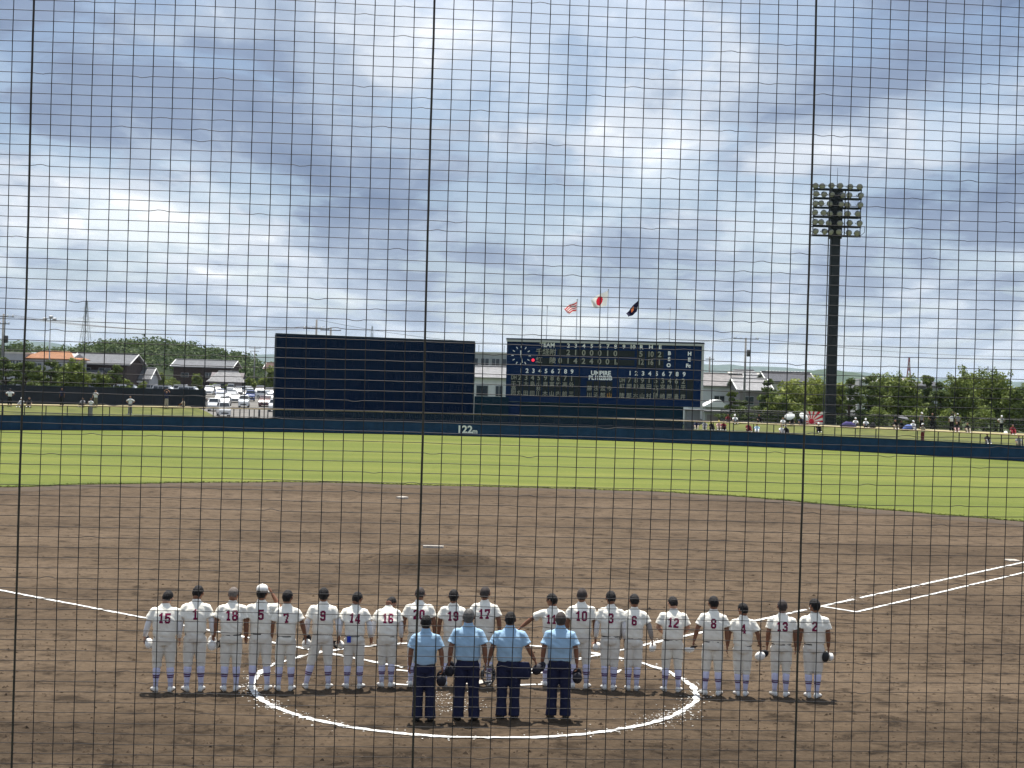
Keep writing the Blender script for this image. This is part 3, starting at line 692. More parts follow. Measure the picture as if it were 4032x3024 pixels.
for r_, z in enumerate([q + 0.42 for q in rzs] + [zt + 0.72]):
    xs = (-2.45, -1.6, -.75, 0.2, 1.15, 2.1)
    for k, x in enumerate(xs):
        if r_ in (1, 3) and k == 2: x -= .1
        lamp(x + rng.uniform(-.12, .12), z + rng.uniform(-.04, .06), rng.uniform(-.5, .5))
# ------------------------------------------------------------------ beyond the fence: bank wall, fence, buildings
m_dwall = mat('bank_wall_navy', (0.012, 0.018, 0.030), 0.6, 0.3, var=0.2, vscale=1)
wl0, wl1 = -0.62, ang_of(824, 136)
bw_ = empty('bank_wall', fence_pt(wl1, 13.5)); tag(bw_, 'long black-navy panel wall on top of the left grass bank', 'wall')
Mi = Matrix.Translation(-fence_pt(wl1, 13.5)); n = 26
for i in range(n):
    a0 = wl0 + (wl1 - wl0) * i / n; a1 = wl0 + (wl1 - wl0) * (i + 1) / n - 0.0002; mb = MB()
    arc_box(mb, a0, a1, 13.4, 13.5, 1.75, 3.66, 2, Mi); mb.build('panel', m_dwall, bw_)
    p = Mi @ fence_pt(a0, 13.6); MB().span((p.x - .05, p.y - .04, 1.6), (p.x + .05, p.y + .06, 3.7)).build('post', m_post, bw_)
mb = MB(); arc_box(mb, wl0, wl1, 13.35, 13.55, 3.662, 3.73, 30, Mi); mb.build('cap', m_cap, bw_)

bf0, bf1 = ang_of(2840, 150), 0.64
bf = empty('bank_fence', fence_pt(bf0, 16)); tag(bf, 'dark open pipe fence along the top of the right bank', 'fence'); Mf_ = Matrix.Translation(-fence_pt(bf0, 16)); a = bf0; pm = None
while a < bf1:
    p = Mf_ @ fence_pt(a, 16)
    if pm is None: po = pm = MB().tube([(0, 0, 1.7), (0, 0, 3.2)], 0.04, 6).build('post', m_post, bf)
    else: po = pm.copy(); COL.objects.link(po)
    po.location = (p.x, p.y, 0); a += 2.0 / 128
for z, r_ in ((3.18, .035), (2.75, .018), (2.35, .018), (2.0, .025)):
    MB().tube([Mf_ @ fence_pt(bf0 + (bf1 - bf0) * i / 60, 16, z) for i in range(61)], r_, 5).build('rail', m_post, bf, True)
m_scr2 = mat('fence_mesh', (0.03, 0.04, 0.035), 0.8, 0.1)
nt, b = nodes_of(m_scr2); out = nt.nodes['Material Output']; tr = N(nt, 'ShaderNodeBsdfTransparent'); mx = N(nt, 'ShaderNodeMixShader'); mx.inputs[0].default_value = 0.45
nt.links.new(tr.outputs[0], mx.inputs[1]); nt.links.new(b.outputs[0], mx.inputs[2]); nt.links.new(mx.outputs[0], out.inputs['Surface'])
vs = []; fs = []
for i in range(61):
    for z in (1.85, 3.15): vs.append(Mf_ @ fence_pt(bf0 + (bf1 - bf0) * i / 60, 16.05, z))
for i in range(60): fs.append((2 * i, 2 * i + 2, 2 * i + 3, 2 * i + 1))
MB().add(vs, fs).build('wire_mesh', m_scr2, bf)

# ---- houses
def roofmat(name, c, scale=7.0):
    m = mat(name, c, 0.55, 0.4, var=0.16, vscale=1.5); nt, b = nodes_of(m)
    t_ = N(nt, 'ShaderNodeTexCoord'); w = N(nt, 'ShaderNodeTexWave', bands_direction='X'); w.inputs['Scale'].default_value = scale; w.inputs['Distortion'].default_value = 0.2; nt.links.new(t_.outputs['Object'], w.inputs['Vector'])
    w2 = N(nt, 'ShaderNodeTexWave', bands_direction='Z'); w2.inputs['Scale'].default_value = scale * .8; nt.links.new(t_.outputs['Object'], w2.inputs['Vector'])
    ad = N(nt, 'ShaderNodeMath', operation='ADD'); nt.links.new(w.outputs['Fac'], ad.inputs[0]); nt.links.new(w2.outputs['Fac'], ad.inputs[1])
    bp = N(nt, 'ShaderNodeBump'); bp.inputs['Distance'].default_value = 0.06; nt.links.new(ad.outputs[0], bp.inputs['Height']); nt.links.new(bp.outputs[0], b.inputs['Normal']); return m
m_rg = roofmat('roof_grey_tile', (0.30, 0.305, 0.32)); m_rgl = roofmat('roof_pale_tile', (0.56, 0.55, 0.55)); m_ro = roofmat('roof_orange_tile', (0.60, 0.27, 0.12)); m_rb = roofmat('roof_brown', (0.16, 0.085, 0.06)); m_rd = roofmat('roof_dark_tile', (0.15, 0.15, 0.165)); m_rm = roofmat('roof_mixed_tile', (0.50, 0.46, 0.44))
m_wc = mat('wall_cream', (0.52, 0.50, 0.45), 0.85, 0.2, var=0.1, vscale=.8); m_wg = mat('wall_grey', (0.34, 0.35, 0.36), 0.85, 0.2, var=0.1, vscale=.8); m_wdk = mat('wall_dark_wood', (0.055, 0.040, 0.036), 0.8, 0.2, var=0.3, vscale=2, stretch=(4, 1, 1)); m_wp = mat('wall_mauve', (0.22, 0.195, 0.20), 0.85, 0.2, var=0.1, vscale=.8); m_ww = mat('wall_white', (0.62, 0.63, 0.64), 0.8, 0.2, var=0.08, vscale=.8)
m_win = mat('window_glass', (0.03, 0.04, 0.05), 0.12, 0.6); m_frame = mat('window_frame', (0.35, 0.36, 0.37), 0.5, 0.4); m_trimw = mat('verge_white', (0.72, 0.72, 0.70), 0.7, 0.2)
def gable(parent, x0, x1, y0, y1, ze, zr, mr, axis='x', over=0.45, th=0.16, hip=0.0):
    xm, ym = (x0 + x1) / 2, (y0 + y1) / 2; X0, X1, Y0, Y1 = x0 - over, x1 + over, y0 - over, y1 + over
    if axis == 'x':
        hx = hip; top = [(X0 + hx, ym), (X1 - hx, ym)]
    else: top = [(xm, Y0 + hip), (xm, Y1 - hip)]
    dz = over * (zr - ze) / max(.1, ((y1 - y0) if axis == 'x' else (x1 - x0)) / 2); E = ze - dz; mb = MB()
    t0, t1 = (*top[0], zr), (*top[1], zr)
    def slab(q): 
        vs_ = [Vector(p) for p in q]; nrm = (vs_[1] - vs_[0]).cross(vs_[2] - vs_[0]).normalized()
        if nrm.z < 0: nrm = -nrm
        mb.loft([[p for p in vs_], [p + nrm * th for p in vs_]])
    if axis == 'x': slab([(X0, Y0, E), (X1, Y0, E), t1, t0]); slab([(X1, Y1, E), (X0, Y1, E), t0, t1])
    else: slab([(X0, Y1, E), (X0, Y0, E), t0, t1]); slab([(X1, Y0, E), (X1, Y1, E), t1, t0])
    if hip and axis == 'x': slab([(X0, Y1, E), (X0, Y0, E), t0]); slab([(X1, Y0, E), (X1, Y1, E), t1])
    r_ = mb.build('roof', mr, parent)
    c0, c1 = Vector(t0) + Vector((0, 0, th + .04)), Vector(t1) + Vector((0, 0, th + .04)); MB().tube([c0, c1], .16, 6).build('ridge', mr, r_, True)
    if not hip:
        if axis == 'x':
            for xx in (X0, X1): MB().tube([(xx, Y0, E + th), (xx, ym, zr + th), (xx, Y1, E + th)], .10, 5).build('verge', m_trimw, r_)
        else:
            for yy in (Y0, Y1): MB().tube([(X0, yy, E + th), (xm, yy, zr + th), (X1, yy, E + th)], .10, 5).build('verge', m_trimw, r_)
    return r_
def window(parent, x, y, z, w, h, sill=True):
    f = MB().span((x - w / 2, y - .05, z - h / 2), (x + w / 2, y + .02, z + h / 2)).build('window', m_frame, parent)
    for s in (-1, 1): MB().span((x + s * w / 4 - w * .21, y - .07, z - h * .43), (x + s * w / 4 + w * .21, y - .052, z + h * .43)).build('pane', m_win, f)
def house(px0, px1, ridge, eave, d, depth, mr, mw, label, axis='x', hip=0.0, wins=(), extra=None, base=0.0, rz=0.0, name='house', over=0.45):
    a_, b_ = P(px0, eave, d), P(px1, eave, d); w = b_.x - a_.x; zm = (a_.z + b_.z) / 2; zr = P((px0 + px1) / 2, ridge, d + (depth / 2 if axis == 'x' else 0)).z
    o = empty(name, ((a_.x + b_.x) / 2, d, base), rz); tag(o, label, 'house', 'houses beyond the ballpark')
    x0, x1 = -w / 2 + over, w / 2 - over; ze = zm - base + over * .4; zr -= base
    wall_ = MB(); 
    if axis == 'x': wall_.prism([(0, 0), (depth, 0), (depth, ze), (depth / 2, zr - .05), (0, ze)], x0, x1, 'x')
    else: wall_.prism([(x0, 0), (x1, 0), (x1, ze), (0, zr - .05), (x0, ze)], 0, depth, 'y')
    wall_.build('wall', mw, o); gable(o, x0, x1, 0, depth, ze, zr, mr, axis, over, hip=hip)
    for (u_, zz, ww, hh) in wins: window(o, x0 + (x1 - x0) * u_, -.03, ze - zz, ww, hh)
    if extra: extra(o, x0, x1, ze)
    return o
def pent(x0f, x1f, drop, out, m):            # lower skirt roof along the front
    def f(o, x0, x1, ze):
        xa, xb = x0 + (x1 - x0) * x0f, x0 + (x1 - x0) * x1f
        MB().prism([(-out, ze - drop - .75), (-.02, ze - drop), (-.02, ze - drop + .14), (-out, ze - drop - .60)], xa, xb, 'x').build('lower_roof', m, o)
        MB().span((xa + .3, -out + .5, 0), (xb - .3, -.05, ze - drop - .7)).build('porch_wall', m_wg, o)
    return f
house(80, 292, 1388, 1416, 252, 9, m_ro, m_wg, 'grey walled house with bright orange tiled roof at far left', hip=2.2, wins=((.3, 1.4, 1.6, 1.2), (.7, 1.4, 1.8, 1.2), (.5, 3.6, 1.8, 1.5)))
house(205, 330, 1392, 1419, 268, 8, m_rb, m_wp, 'house with low brown roof just right of the orange roof', wins=((.5, 1.3, 1.5, 1.1),))
o = empty('apartment_block', P(48, 1470, 250) * 1); o.location.z = 0; tag(o, 'plain grey flat-roofed block at the left edge', 'building')
w_ = 75 / F * 250; zt_ = P(48, 1392, 250).z; MB().span((-w_ / 2, 0, 0), (w_ / 2, 8, zt_)).build('wall', m_wg, o); MB().span((-w_ / 2 - .1, -.1, zt_ + .002), (w_ / 2 + .1, 8.1, zt_ + .3)).build('parapet', m_wc, o)
for k in range(3): window(o, -w_ / 2 + w_ * (k + .5) / 3, -.03, zt_ - 1.6, .9, 1.1)
house(268, 515, 1396, 1438, 262, 11, m_rg, m_wdk, 'large grey tiled farmhouse with dark timber upper wall', over=.7, wins=((.25, 1.2, 2, .9), (.6, 1.2, 2.2, .9)), extra=pent(.28, .62, 1.3, 1.8, m_rg))
house(488, 596, 1452, 1494, 270, 7, m_rg, m_wg, 'small grey tiled house with white verges and pale gutter', wins=((.4, 1.1, 1.4, .9),), extra=lambda o, x0, x1, ze: MB().span((x0 + .3, -.9, ze - .75), (x1 - .6, -.05, ze - .45)).build('awning', m_trimw, o))
house(672, 920, 1421, 1449, 300, 9, m_rg, m_wdk, 'long dark timber house with grey tiled roof below the wooded hill', over=.6, wins=((.62, 1.7, 1.6, 1.0), (.72, 1.7, 1.2, 1.0), (.2, 1.8, 1.6, .9)))
house(815, 962, 1466, 1503, 294, 5, m_rgl, m_wp, 'lower pale roofed wing right of the long dark timber house', hip=1.8, wins=((.35, 1.0, 1.6, .9),))
house(1036, 1130, 1432, 1456, 340, 8, m_rb, m_wc, 'brown roofed house partly hidden behind the black board')
house(1850, 2008, 1448, 1491, 200, 8, m_rgl, m_ww, 'white-walled house with pale tiled roof between the two boards', wins=((.28, 1.9, 1.7, 1.6), (.78, 1.9, 1.0, 1.6)))
o = empty('apartment_block', P(1930, 1440, 262) * 1); o.location.z = 0; tag(o, 'grey apartment block rising behind the white house', 'building'); w_ = 170 / F * 262; zt_ = P(1930, 1392, 262).z
MB().span((-w_ / 2, 0, 0), (w_ / 2, 10, zt_)).build('wall', m_wg, o); MB().span((-w_ / 2 - .15, -.2, zt_ + .002), (w_ / 2 + .15, 10.1, zt_ + .25)).build('roof_slab', m_wc, o)
for r_ in range(2):
    MB().span((-w_ / 2, -1.0, zt_ - 2.9 - r_ * 3), (w_ / 2, -.02, zt_ - 2.75 - r_ * 3)).build('balcony_floor', m_wc, o)
    for k in range(4): window(o, -w_ / 2 + w_ * (k + .5) / 4, -.03, zt_ - 1.6 - r_ * 3, 1.5, 1.5)
for px in (1885, 1985): 
    p = P(px, 1360, 262) - o.location; MB().tube([(p.x, 2, zt_), (p.x, 2, zt_ + 1.6)], .05, 5).build('aerial', m_post, o)
house(2700, 2945, 1476, 1524, 205, 10, m_rm, m_ww, 'pale walled house with pinkish grey roof right of scoreboard', wins=((.55, 2.0, 1.5, 1.2), (.85, 2.0, 1.2, 1.2)))
house(2870, 3025, 1463, 1515, 226, 10, m_rgl, m_wc, 'house with light sloping roof behind the utility pole', hip=1.5)
house(2900, 3048, 1497, 1543, 196, 11, m_rgl, m_wp, 'mauve walled house under a bright pale roof by transformer pole', wins=((.3, 1.4, 1.4, 1.2), (.75, 1.4, 1.2, 1.2)))
house(3015, 3215, 1472, 1508, 214, 9, m_rd, m_wc, 'dark tiled house with white speckled ridge', extra=lambda o, x0, x1, ze: [MB().ell((x0 + (x1 - x0) * k / 14, 4.5, P(3115, 1468, 218).z + .1), (.22, .12, .16), nu=6, nv=5).build('ridge_tile', m_trimw, o) for k in range(1, 14)])
house(3420, 3470, 1494, 1512, 240, 8, m_rgl, m_ww, 'bit of pale house between the right pines'); house(3375, 3395, 1500, 1530, 230, 7, m_rgl, m_ww, 'narrow white gable seen right of the tower', axis='y')
house(3560, 3612, 1492, 1510, 230, 8, m_rm, m_wc, 'pale red-brown roof between two right trees', hip=1.0); house(3640, 3720, 1502, 1525, 230, 8, m_rd, m_wg, 'grey roofed house behind the right trees', hip=1.0)
o = empty('shed', P(2818, 1600, 178)); o.location.z = 0; tag(o, 'open shed with a bright white sloping sheet roof', 'shed', None)
def dz(px, py, d): return P(px, py, d).z
w_ = 90 / F * 178; mb = MB().prism([(-w_ / 2, dz(2774, 1602, 178)), (w_ / 2 + .2, dz(2774, 1602, 178)), (w_ / 2 + .1, dz(2774, 1602, 178) + .1), (w_ * .22, dz(2840, 1575, 178)), (w_ * .0, dz(2840, 1576, 178)), (-w_ / 2, dz(2774, 1602, 178) + .1)], 0, 5, 'y'); mb.build('roof', m_trimw, o)
MB().span((-w_ / 2 + .2, .3, 0), (w_ / 2 - .2, 4.8, dz(2774, 1602, 178) - .02)).build('wall', m_wg, o)
o = empty('garage', P(2845, 1650, 168)); o.location.z = 0; tag(o, 'low grey garage behind the bank right of the scoreboard', 'shed'); w_ = 140 / F * 168; h_ = dz(2845, 1618, 168)
MB().span((-w_ / 2, 0, 0), (w_ / 2, 4, h_ - .2)).build('wall', m_wg, o); MB().span((-w_ / 2 - .15, -.3, h_ - .198), (w_ / 2 + .15, 4.2, h_)).build('roof', m_rgl, o)
for k in range(2): MB().span((-w_ / 2 + .25 + k * w_ / 2, -.03, .1), (-.25 + k * w_ / 2, -.004, h_ - .5)).build('door', m_wp, o)
o = empty('ticket_booth', P(2735, 1650, 150)); o.location.z = 0; tag(o, 'small pale booth at the right foot of the scoreboard', 'booth'); w_ = 66 / F * 150; h_ = dz(2735, 1612, 150)
MB().span((-w_ / 2, 0, 0), (w_ / 2, 1.6, h_ - .12)).build('wall', m_wg, o); MB().span((-w_ / 2 - .1, -.15, h_ - .118), (w_ / 2 + .1, 1.7, h_)).build('roof', m_wg, o); MB().span((.1, -.03, .05), (w_ / 2 - .15, -.003, 2.0)).build('door', m_wp, o)

# ---- poles, pylons, wires
m_conc = mat('pole_concrete', (0.20, 0.195, 0.19), 0.8, 0.2, var=0.1, vscale=2); m_iron = mat('iron_dark', (0.06, 0.06, 0.065), 0.5, 0.4); m_lat = mat('lattice_steel', (0.30, 0.32, 0.34), 0.5, 0.4)
POLES = {}
def upole(key, px, ptop, d, label, arms=((.5, 2.2),), box=None):
    p = P(px, ptop, d); o = empty('utility_pole', (p.x, d, 0)); tag(o, label, 'utility pole', 'utility poles'); H = p.z
    MB().tube([(0, 0, 0), (0, 0, H)], [.19, .12], 8).build('pole', m_conc, o, True)
    for dz_, w in arms:
        MB().box((0, -.12, H - dz_), (w, .1, .1)).build('crossarm', m_iron, o)
        for k in (-.45, -.2, .2, .45): MB().tube([(w * k, -.12, H - dz_ + .05), (w * k, -.12, H - dz_ + .32)], [.06, .04], 6).build('insulator', m_trimw, o, True)
    if box: MB().loft([ring(.42, -.1, H - box - z, r_, r_, 10) for z, r_ in ((0, .22), (.08, .27), (.85, .27), (.9, .22))]).build('transformer', m_iron, o, True)
    POLES[key] = (o.location.copy(), H); return o
upole('a', 14, 1236, 172, 'utility pole at the left edge above the pines', ((.35, 2.6), (1.2, 1.6)), 2.6)
upole('b', 1004, 1364, 320, 'utility pole in the open gap left of the black board', ((.4, 2.6), (1.1, 2.0)))
upole('c', 1247, 1258, 182, 'utility pole sticking up behind the black board, taller one', ((1.2, 3.4),)); upole('d', 1303, 1289, 192, 'utility pole sticking up behind the black board, shorter one', ((.4, 2.8),), 1.2)
upole('e', 2937, 1330, 190, 'tall utility pole with grey transformer right of scoreboard', ((.15, 3.4), (5.0, 4.4)), 1.6)
upole('f', 2795, 1405, 230, 'thin dark pole beside the right end of the scoreboard', ((.4, 1.4),)); upole('g', 1460, 1400, 420, 'far pole hidden low behind the black board')
p = P(199, 1254, 196); o = empty('area_light', (p.x, p.y, 0)); tag(o, 'slim grey pole with small floodlights left of the pylon', 'light pole')
MB().tube([(0, 0, 0), (0, 0, p.z)], [.11, .07], 8).build('pole', m_lat, o, True); MB().box((0, 0, p.z), (1.6, .08, .08)).build('crossarm', m_lat, o)
for x in (-.7, 0.15, .6): MB().box((x, -.2, p.z - .1 + (.3 if x == .15 else 0)), (.45, .35, .35), Matrix.Rotation(R(25), 4, 'X')).build('lamp', m_lat, o)
def pylon(px, ptop, d, w0, label, m=m_lat, arms=(.10, .22, .34), r_=.16, name='power_pylon', mats2=None):
    p = P(px, ptop, d); H = p.z; o = empty(name, (p.x, d, 0)); tag(o, label, 'pylon', 'far pylons')
    def wd(z): t_ = z / H; return w0 * (1 - t_) ** 1.3 * .5 + .45
    for sx_ in (-1, 1):
        for sy_ in (-1, 1): MB().tube([(sx_ * wd(H * k / 6), sy_ * wd(H * k / 6), H * k / 6) for k in range(7)], r_, 4).build('leg', m, o)
    n = 9
    for k in range(n):
        z0, z1 = H * k / n, H * (k + 1) / n; mb = MB()
        for sy_ in (-1, 1):
            mb.tube([(-wd(z0), sy_ * wd(z0), z0), (wd(z1), sy_ * wd(z1), z1)], r_ * .6, 4); mb.tube([(wd(z0), sy_ * wd(z0), z0), (-wd(z1), sy_ * wd(z1), z1)], r_ * .6, 4)
        mb.build('bracing', m if not mats2 else mats2[k % 2], o)['kind'] = 'stuff'
    for q in arms:
        z = H * (1 - q); L = 4.6 + q * 6
        for s in (-1, 1): MB().tube([(s * wd(z), 0, z + .6), (s * L, 0, z), (s * wd(z), 0, z - .3)], r_ * .8, 4).build('arm', m, o)
    POLES[label] = (o.location.copy(), H); return o
pylon(341, 1184, 900, 11, 'tall lattice pylon on the left behind the houses'); pylon(1466, 1283, 1350, 11, 'small distant pylon above the black board')
m_redp = mat('pylon_red', (0.35, 0.09, 0.07), 0.6, 0.3); pylon(3580, 1408, 1500, 7, 'far red and white mast above the right trees', m_redp, (), .35, 'mast', [m_redp, m_trimw]); pylon(3890, 1442, 1600, 8, 'faint far mast above the biggest right tree', r_=.14, name='mast')
m_wire2 = mat('wire', (0.05, 0.05, 0.055), 0.5, 0.3)
def wire(a_, b_, sag, label, r_=.022):
    a_, b_ = Vector(a_), Vector(b_); o = MB().tube([a_.lerp(b_, i / 16) - Vector((0, 0, 4 * sag * (i / 16) * (1 - i / 16))) for i in range(17)], r_, 4).build('power_line', m_wire2); tag(o, label, 'wire', 'overhead wires'); return o
def pt(key, dx=0, dz_=0): l, h = POLES[key]; return l + Vector((dx, 0, h + dz_))
for k, dx in enumerate((-1.1, 0, 1.1)):
    wire(pt('a', dx, -.1), pt('c', dx, -.9), 1.2, ('lower', 'middle', 'upper')[k] + ' overhead wire crossing left sky to the pole behind the board')
wire(pt('c', 0, 0), P(2000, 1352, 210), .6, 'thin wire falling right behind the black board'); wire(pt('e', 1.2, 0), P(4300, 1400, 230), 1.0, 'wire running right from the transformer pole behind the tower'); wire(pt('e', -1.2, 0), P(2400, 1345, 230), .6, 'wire running left from the transformer pole behind the scoreboard')
wire(pt('b', 1, 0), P(1500, 1405, 320), .8, 'wire right of the gap pole behind the black board'); wire(pt('b', -1, 0), P(300, 1372, 420), 1.4, 'wire left of the gap pole over the wooded hill')

# ---- trees
def leafmat(name, c1, c2, scale=.8):
    m = mat(name, c1, 0.7, 0.2, col2=c2, vscale=scale, ramp=(.32, .68), detail=6, trans=0.28); return m
m_pine = leafmat('pine_needles', (0.155, 0.195, 0.052), (0.045, 0.072, 0.022)); m_brd = leafmat('broadleaf', (0.22, 0.26, 0.06), (0.07, 0.105, 0.027)); m_will = leafmat('willow_leaf', (0.31, 0.34, 0.08), (0.15, 0.19, 0.046)); m_wood = leafmat('hill_leaf', (0.10, 0.14, 0.04), (0.035, 0.06, 0.02), .12)
m_bark = mat('bark', (0.07, 0.052, 0.04), 0.9, 0.1, var=0.3, vscale=4)
def leaves(mb, c, r, n, s, rng, flat=1.0):
    c = Vector(c)
    for _ in range(n):
        v = Vector((rng.gauss(0, 1), rng.gauss(0, 1), rng.gauss(0, 1))).normalized(); k = rng.random() ** .38
        p = c + Vector((v.x * r[0], v.y * r[1], v.z * r[2])) * k
        nn = (v * .8 + Vector((rng.uniform(-1, 1), rng.uniform(-1, 1), rng.uniform(-.6, 1)))).normalized(); t_ = nn.orthogonal().normalized(); t_ = Matrix.Rotation(rng.uniform(0, 6.28), 3, nn) @ t_; b_ = nn.cross(t_)
        q = s * rng.uniform(.6, 1.25); w = q * rng.uniform(.5, .9)
        mb.add([p - t_ * q - b_ * w * .4, p - t_ * q * .2 + b_ * w * -.6, p + t_ * q, p + b_ * w], [(0, 1, 2, 3)])
def tree(px, pbase, ptop, pw, d, kind, label, seed, z0=None, group='trees behind the right bank', name=None):
    base = P(px, pbase, d); top = P(px, ptop, d); z0 = base.z if z0 is None else z0; H = top.z - z0; W = pw / F * d; rng = random.Random(seed * 13 + 1)
    o = empty(name or {'pine': 'pine_tree', 'broad': 'broadleaf_tree', 'willow': 'willow_tree', 'bush': 'shrub'}[kind], (base.x, d, z0), rng.uniform(0, 6.28)); tag(o, label, 'tree' if kind != 'bush' else 'shrub', group)
    tr_ = MB(); cw = MB(); hh = H * (.55 if kind != 'bush' else .3); r0 = max(.06, H * .03)
    tops = []; bend_ = Vector((rng.uniform(-.3, .3), rng.uniform(-.3, .3), 0)) * H * .08
    spine = [Vector((0, 0, -.3)), Vector((0, 0, H * .2)) + bend_ * .5, Vector((0, 0, H * .5)) + bend_, Vector((0, 0, H * .86))]
    tr_.tube(spine, [r0 * 1.2, r0, r0 * .7, r0 * .25], 7)
    if kind == 'pine':
        nl = max(5, int(H * 1.15)); drift = Vector((rng.uniform(-.2, .2) * W, rng.uniform(-.2, .2) * W, 0))
        for k in range(nl):
            t_ = k / (nl - 1); z = H * (.22 + .72 * t_); rad = W * .62 * (1.0 - .66 * t_ ** 1.4) * rng.uniform(.6, 1.15); m_ = rng.choice((2, 3, 3)) if t_ < .85 else 2; off = drift * math.sin(t_ * 3)
            for j in range(m_):
                an = k * 2.1 + j * 6.283 / m_ + rng.uniform(-.6, .6); c = Vector((math.cos(an) * rad * .66, math.sin(an) * rad * .66, z + rng.uniform(-.04, .04) * H)) + off
                tr_.tube([Vector((0, 0, z - .3)), c - Vector((0, 0, .08))], [r0 * .35, r0 * .12], 5); pr = rad * rng.uniform(.38, .6) + .2
                leaves(cw, c, (pr, pr, H * .04 + .10), int(90 + 110 * pr * pr), .17, rng)
        leaves(cw, Vector((0, 0, H * .95)) + drift * .2, (W * .13, W * .13, H * .05), 70, .15, rng)
    else:
        nb = {'broad': 20, 'willow': 17, 'bush': 9}[kind]; zlo = {'broad': .30, 'willow': .25, 'bush': .25}[kind]
        for k in range(nb):
            an = k * 2.4 + rng.uniform(-.3, .3); t_ = (k + .5) / nb; z = H * (zlo + (.93 - zlo) * t_); env = math.sqrt(max(.08, 1 - ((t_ - .38) / .68) ** 2)); rr = W * .5 * env * rng.uniform(.35, .72)
            c = Vector((math.cos(an) * rr, math.sin(an) * rr, z - H * .04)); lr = min(W, H) * rng.uniform(.15, .26)
            tr_.tube([spine[1].lerp(spine[2], t_ * .8), c], [r0 * .4, r0 * .12], 5)
            leaves(cw, c, (lr * 1.15, lr * 1.15, lr * (.85 if kind != 'willow' else 1.3)), 210 if kind != 'bush' else 150, .21 if kind != 'bush' else .15, rng)
        for k in range(5 if kind == 'broad' else 0):      # upright shoots above the crown
            an = rng.uniform(0, 6.28); c = Vector((math.cos(an) * W * .28, math.sin(an) * W * .28, H * rng.uniform(.9, 1.0))); leaves(cw, c, (W * .05 + .1, W * .05 + .1, H * .08), 40, .15, rng)
    tr_.build('trunk', m_bark, o, True); cw.build('crown', {'pine': m_pine, 'broad': m_brd, 'willow': m_will, 'bush': m_brd}[kind], o); return o
RT = [(2877, 1655, 1538, 95, 166, 'pine', 'small pine in front of the pale house right of scoreboard'), (2925, 1660, 1580, 90, 168, 'pine', 'low spreading pine at the foot of the transformer pole'),
      (3020, 1668, 1497, 95, 170, 'pine', 'round-topped pine standing against the mauve gable'), (3062, 1668, 1560, 110, 164, 'broad', 'mid green tree left of the light willow'),
      (3120, 1672, 1500, 150, 172, 'willow', 'light yellow-green willow left of the tower'), (3205, 1674, 1482, 150, 176, 'willow', 'taller pale willow touching the left of the tower'), (3160, 1680, 1585, 120, 162, 'bush', 'dense low shrub behind the white umbrellas'),
      (3300, 1682, 1500, 70, 178, 'willow', 'pale tree just right of the tower column'), (3345, 1686, 1492, 105, 164, 'pine', 'pointed pine right of the tower'), (3415, 1690, 1480, 130, 168, 'pine', 'dark pine at the left of the big rounded tree'),
      (3490, 1694, 1472, 190, 172, 'broad', 'big rounded dark tree, highest right of the tower'), (3560, 1696, 1482, 150, 166, 'broad', 'tree with pale inner leaves beside the big rounded tree'), (3600, 1698, 1600, 110, 160, 'bush', 'yellow-green shrub below the gap in the trees'),
      (3645, 1700, 1475, 75, 172, 'pine', 'slim pine in the gap between big right trees'), (3700, 1702, 1510, 120, 168, 'pine', 'layered pine left of the biggest tree'), (3775, 1706, 1478, 160, 170, 'broad', 'broad tree with two tall shoots'),
      (3830, 1708, 1452, 190, 176, 'broad', 'biggest rough-topped tree near the right edge'), (3920, 1710, 1462, 180, 174, 'broad', 'bushy tree right of the biggest one'), (3990, 1712, 1520, 130, 164, 'broad', 'darker tree above the white-shirted man'), (4080, 1716, 1530, 150, 168, 'broad', 'tree cut by the right edge'),
      (3870, 1712, 1600, 130, 160, 'bush', 'dark shrub mass under the biggest right tree'), (3740, 1706, 1610, 120, 160, 'bush', 'dark shrub behind the two standing spectators'), (3460, 1694, 1600, 130, 160, 'bush', 'dark shrub under the big rounded tree')]
for i, (px, pb, ptp, pw, d, kd, lab) in enumerate(RT): tree(px, pb, ptp, pw, d, kd, lab, i + 1, z0=0.3)
LT = [(62, 1522, 1432, 90, 170, 'pine', 'spreading pine between the left edge and the rope'), (150, 1524, 1446, 80, 172, 'broad', 'loose tree under the orange eaves'), (245, 1524, 1440, 95, 172, 'broad', 'round tree left of the fuller tree'), (345, 1526, 1465, 90, 170, 'pine', 'low pine before the farmhouse porch'), (405, 1530, 1470, 80, 172, 'broad', 'low tree right of the farmhouse porch'), (560, 1532, 1488, 60, 172, 'bush', 'dark shrub right of the little grey house'), (20, 1520, 1408, 105, 168, 'pine', 'pine at the left edge beside the utility pole'), (100, 1522, 1420, 120, 166, 'pine', 'layered pine in front of the orange roof'), (130, 1524, 1490, 70, 158, 'bush', 'small bright shrub behind the bank wall'), (200, 1524, 1425, 100, 168, 'pine', 'pine below the slim light pole'),
      (290, 1526, 1418, 125, 166, 'broad', 'fuller tree in front of the big farmhouse'), (455, 1530, 1436, 95, 168, 'pine', 'pine at the right end of the big farmhouse'), (505, 1532, 1480, 50, 165, 'bush', 'small shrub beside the little grey house')]
for i, (px, pb, ptp, pw, d, kd, lab) in enumerate(LT): tree(px, pb, ptp, pw, d, kd, lab, i + 60, z0=0.2, group='trees behind the left bank wall')
